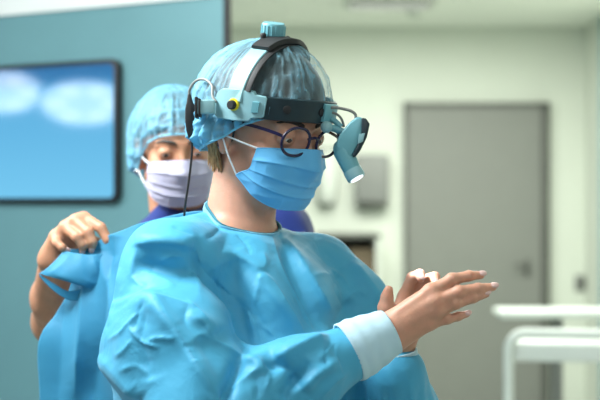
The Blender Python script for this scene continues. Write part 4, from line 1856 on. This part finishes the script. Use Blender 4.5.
# connector and cables at the back of the band
DC = -14
b = MB()
c0 = U((0, 0, DC))
AX, AY = U((1, 0, DC)) - c0, U((0, 1, DC)) - c0
b.prism([(188, 94), (191, 94), (193, 103), (195.5, 106), (195.5, 124), (193.5, 134), (192, 139), (189, 139), (186.5, 131), (185.5, 122), (185.5, 108), (187, 103)], AX, AY, (0, 1, 0), c0, 0.016, bev=0.003)
b.box(U((197, 108, DC - 28)), 0.004, 0.040, 0.030, bev=0.001)
b.box(U((200, 108, DC - 32)), 0.003, 0.030, 0.026, bev=0.001)
b.build('connector', M['rubber'], HL)
b = MB()
b.box(U((206, 107, DC - 36)), 0.026, 0.014, 0.020, bev=0.002)
b.build('connector_clip', M['lightplastic'], HL)
b = MB()
b.tube(spline([U((189.5, 96, DC)), U((190, 89, DC - 2)), U((196, 81, DC - 6)), U((205, 79.5, DC - 14)), U((212, 86, DC - 24)), U((212.5, 96, DC - 30)), U((216, 102, DC - 34))], 8), 0.0020, 8)
b.build('loop_cable', M['greyplastic'], HL)
b = MB()
b.tube(spline([U((190.5, 137, DC)), U((192, 148, DC)), U((190.5, 168, DC + 2)), U((187.5, 190, DC + 4)), U((185, 207, DC + 6)), U((184, 222, DC + 10))], 8), 0.0017, 8)
b.build('power_cable', M['rubber'], HL)

# ================================================================== GLASSES
GL = empty('eyeglasses', H1(90, 0, 0), 'round navy-framed eyeglasses worn above the blue mask', 'glasses')
FL = 102


def lensp(q, n=56, sc=1.0):
    out = []
    for i in range(n):
        t = 2 * PI * i / n
        rr = 25.0 * sc * math.copysign(abs(math.cos(t)) ** 0.92, math.cos(t))
        uu = 20.5 * sc * math.copysign(abs(math.sin(t)) ** 0.92, math.sin(t))
        r = 33 + rr
        out.append(H1(FL - 0.10 * (r - 33) - 0.004 * rr * rr * .6 + 0.10 * uu, q * r + 1.5, -1.5 + uu))
    return np.array(out)


b = MB()
for q in (1, -1):
    b.tube(lensp(q), 0.0022, 10, closed=True)
b.tube(spline([H1(FL + 1, 13, 3), H1(FL + 3, 2, 6), H1(FL + 1, -9, 3)], 8), 0.0021, 10)
b.build('frame_front', M['frame'], GL)
for q in (1, -1):
    L = lensp(q, sc=0.97)
    c = L.mean(0) + H1.f * 0.0012
    V = np.concatenate([L, [c]])
    F = [(i, (i + 1) % len(L), len(L)) for i in range(len(L))]
    o = mk('lens', V, F, M['glass'], GL)
    b = MB()
    tp_ = np.array([H1(FL - 6, 57 * q + 1.5, 5), H1(FL - 14, 62 * q + 1, 7), H1(60, 70 * q, 9), H1(30, 76 * q, 9), H1(0, 80 * q, 8), H1(-14, 80 * q, 2), H1(-24, 79 * q, -10)])
    tp_ = spline(tp_, 6)
    T = nrm(np.gradient(tp_, axis=0))
    Nn = np.tile(H1.r * q, (len(tp_), 1))
    b.strip(tp_, np.tile(H1.u, (len(tp_), 1)), Nn, 0.0046, 0.0013)
    b.build('temple', M['frame'], GL)

# ================================================================== THE ASSISTANT
H2 = Head(U((176, 148, 371)), 13, 9, -2, 0.93)
F2, R2, _ = axes(14, 0)
RB2 = np.stack([F2, R2, ZU], 1)
h2p = H2.prims(2.6)
PEL2 = U((196, 500, 395))
PEL2[2] = 0.93
d2 = 385
nb2 = U((182, 232, d2))
rsh2, lsh2 = U((134, 272, 396)), U((278, 231, 392))
af = [[(84, 218, 150), (101, 228, 138), (107.5, 240, 135), (108.5, 247, 137)],
      [(75, 221, 146), (88, 232, 132), (92.5, 242, 130), (92, 248, 134)],
      [(65, 227, 146), (77, 237, 131), (82.5, 245, 131), (82.5, 250, 135)],
      [(55, 236, 150), (57, 243, 138), (62, 247.5, 134), (66, 249.5, 137)]]
at_ = [(64, 252, 172), (78, 243, 172), (91, 240, 162), (100, 243, 152)]
af = [[U(p) for p in c] for c in af]
at_ = [U(p) for p in at_]
aw = [U((64, 257, 168)), U((48, 260, 165))]
awc = (aw[0] + aw[1]) / 2
ael = U((56, 322, 310))
bel = U((322, 330, 330))
bw = U((250, 290, 150))


def simple_hand(w_, dirn, down, side):
    """relaxed curled hand: wrist, finger direction, palm direction, thumb side"""
    d, p, s = nrm(dirn), nrm(down), nrm(side)
    ch = []
    for i, (o, L) in enumerate(((0.026, .95), (0.009, 1.05), (-0.009, 1.0), (-0.025, .8))):
        m = w_ + d * 0.085 + s * o
        a = m + (d * 0.8 + p * .35) * 0.042 * L
        c = a + (d * 0.3 + p * .9) * 0.026 * L
        e = c + (-d * 0.25 + p * .9) * 0.018 * L
        ch.append([m, a, c, e])
    th = [w_ + d * .025 + s * .022 + p * .008, w_ + d * .055 + s * .042 + p * .018, w_ + d * .08 + s * .040 + p * .03, w_ + d * .098 + s * .03 + p * .036]
    return ch, th


bf, bt = simple_hand(bw, U((226, 278, 118)) - bw, np.array([0, -1, -.2]), np.array([0, 0, 1.0]))
bws = [bw + ZU * 0.016, bw - ZU * 0.016]
bd2 = list(h2p)
bd2 += [RC(H2(-22, 0, -58), nb2, 0.053, 0.058, 0.022),
        EL(U((196, 345, 390)), (0.09, 0.15, 0.20), RB2, 0.03),
        RC(rsh2, lsh2, 0.05, 0.05, 0.03), RC(nb2, rsh2, 0.04, 0.045, 0.03), RC(nb2, lsh2, 0.04, 0.045, 0.03),
        RC(U((198, 330, 392)), PEL2, 0.11, 0.115, 0.04), EL(PEL2, (0.10, 0.155, 0.13), RB2, 0.03),
        RC(rsh2, ael, 0.047, 0.040, 0.02), RC(ael, ael * .6 + awc * .4, 0.041, 0.041, 0.02), RC(ael * .6 + awc * .4, awc, 0.041, 0.027, 0.02),
        RC(lsh2, bel, 0.047, 0.038, 0.02), RC(bel, bel * .6 + bw * .4, 0.038, 0.037, 0.02), RC(bel * .6 + bw * .4, bw, 0.037, 0.025, 0.02)]
bd2 += hand_prims(aw, [15, 15, 15, 14.5], af, at_, 1.06)
bd2 += hand_prims(bws, [14, 14, 14, 14], bf, bt)
bd2 += leg_prims(PEL2, F2, R2)
V, F = mesh_sdf(bd2, 0.0024, smooth=2)
assistant = mk('person', V, F, M['skin2'], origin=np.array([PEL2[0], PEL2[1], 0]))
tag(assistant, 'person in navy scrubs and pale lavender mask standing behind, lifting the gown edge', 'person')
H2.eyes(assistant)
H2.brows(assistant, h2p, M['hair_dark'])
for i, c in enumerate(af):
    nail(assistant, c[2], c[3], nrm(np.array([0.1, -1, 0.2])), [.0062, .0064, .0062, .0054][i])

sc = [RC(nb2 - ZU * 0.02, nb2 + ZU * 0.03 + F2 * 0.01, 0.064, 0.060, 0.02), EL(U((196, 350, 390)), (0.115, 0.180, 0.19), RB2, 0.03),
      RC(nb2 + R2 * 0.05 - ZU * 0.03, rsh2, 0.050, 0.062, 0.03), RC(nb2 - R2 * 0.05 - ZU * 0.03, lsh2, 0.050, 0.062, 0.03),
      RC(U((197, 340, 392)), PEL2 - ZU * 0.08, 0.135, 0.155, 0.05),
      RC(PEL2 + R2 * .06, PEL2 - R2 * .06 - ZU * .06, 0.13, 0.13, 0.05),
      RC(rsh2, rsh2 * .5 + ael * .5, 0.062, 0.064, 0.03), RC(lsh2, lsh2 * .45 + bel * .55, 0.062, 0.064, 0.03)]


def ncut2(P, d):
    q = P - (nb2 + F2 * 0.03)
    h = q @ nrm(ZU * .8 + F2 * .6)
    rad = np.linalg.norm(q - h[:, None] * nrm(ZU * .8 + F2 * .6), axis=1)
    return np.maximum(d, -np.maximum(-h + 0.05, rad - 0.074))


V, F = mesh_sdf(sc, 0.0045, ncut2, smooth=3)
V = crumple(V, vnorm(V, F), 0.006, 12, 9, (1, 1, .7))
mk('scrub_top', V, F, M['navy'], assistant)
lp = leg_prims(PEL2, F2, R2)
tr_ = []
for q in (-1, 1):
    h = PEL2 + R2 * 0.085 * q - ZU * 0.04
    k_ = PEL2 + R2 * 0.09 * q + F2 * 0.012
    k_[2] = 0.50
    a_ = PEL2 + R2 * 0.09 * q - F2 * 0.018
    a_[2] = 0.17
    tr_ += [RC(h, k_, 0.095, 0.078, 0.03), RC(k_, a_, 0.078, 0.068, 0.03)]
V, F = mesh_sdf(tr_, 0.008, smooth=2)
mk('scrub_trousers', V, F, M['navy'], assistant)

capE2 = [EL(H2(-10, 0, 34), np.array([101, 82, 90]) * H2.s, H2.R, 0.03),
         EL(H2(-50, 0, 18), np.array([58, 80, 74]) * H2.s, H2.R, 0.05),
         EL(H2(-30, 42, -20), np.array([46, 46, 46]) * H2.s, H2.R, 0.03),
         EL(H2(-30, -42, -20), np.array([46, 46, 46]) * H2.s, H2.R, 0.03)]


def edge2(t):
    c = math.cos(t)
    a = [(-1, -0.85), (-0.6, -0.85), (-0.2, -0.80), (0.1, -0.66), (0.4, -0.38), (0.7, -0.02), (0.9, 0.14), (1, 0.18)]
    return float(np.interp(c, [x[0] for x in a], [x[1] for x in a]))


V, F = mesh_sdf([EL(H2(-12, 0, 33), np.array([94, 76, 83]) * H2.s, H2.R, 0.02), EL(H2(-50, 0, 4), np.array([46, 62, 56]) * H2.s, H2.R, 0.03),
                 RC(H2(120, 0, 0), H2(30, 0, -70), 0.05, 0.075, 0.01, True), RC(H2(60, 100, -40), H2(60, -100, -40), 0.062, 0.062, 0.01, True)], 0.005)
mk('hair', V, F, M['hair_dark'], assistant)
bouffant('bouffant_cap', H2, lambda P: sdf(capE2, P), edge2, assistant,
         lambda pl, Ph, T: np.clip(0.62 + 0.2 * np.clip((10 - pl[:, 2]) / 40, 0, 1), 0, 1), wr=(7, 5), nth=160, nph=80, seed=6)
mask2, MG2 = face_mask('face_mask', H2, mask_hull(H2), rows_mask2, M['maskw'], assistant, nu=30, nv=20)
for L in (MG2[0], MG2[-1], MG2[:, 0], MG2[:, -1]):
    hem('mask_hem', L, 0.0014, M['maskw'], mask2)
for q, j in ((1, 0), (-1, -1)):
    hem('ear_loop', spline([MG2[0, j], H2(-2, 79 * q, -6)], 8), 0.0015, M['loop'], mask2)
    hem('ear_loop', spline([MG2[-3, j], H2(-2, 78 * q, -40)], 8), 0.0015, M['loop'], mask2)
b = MB()
b.ball(H2(-2, 80, -45), 0.0042)
b.build('earring', M['chrome'], assistant)
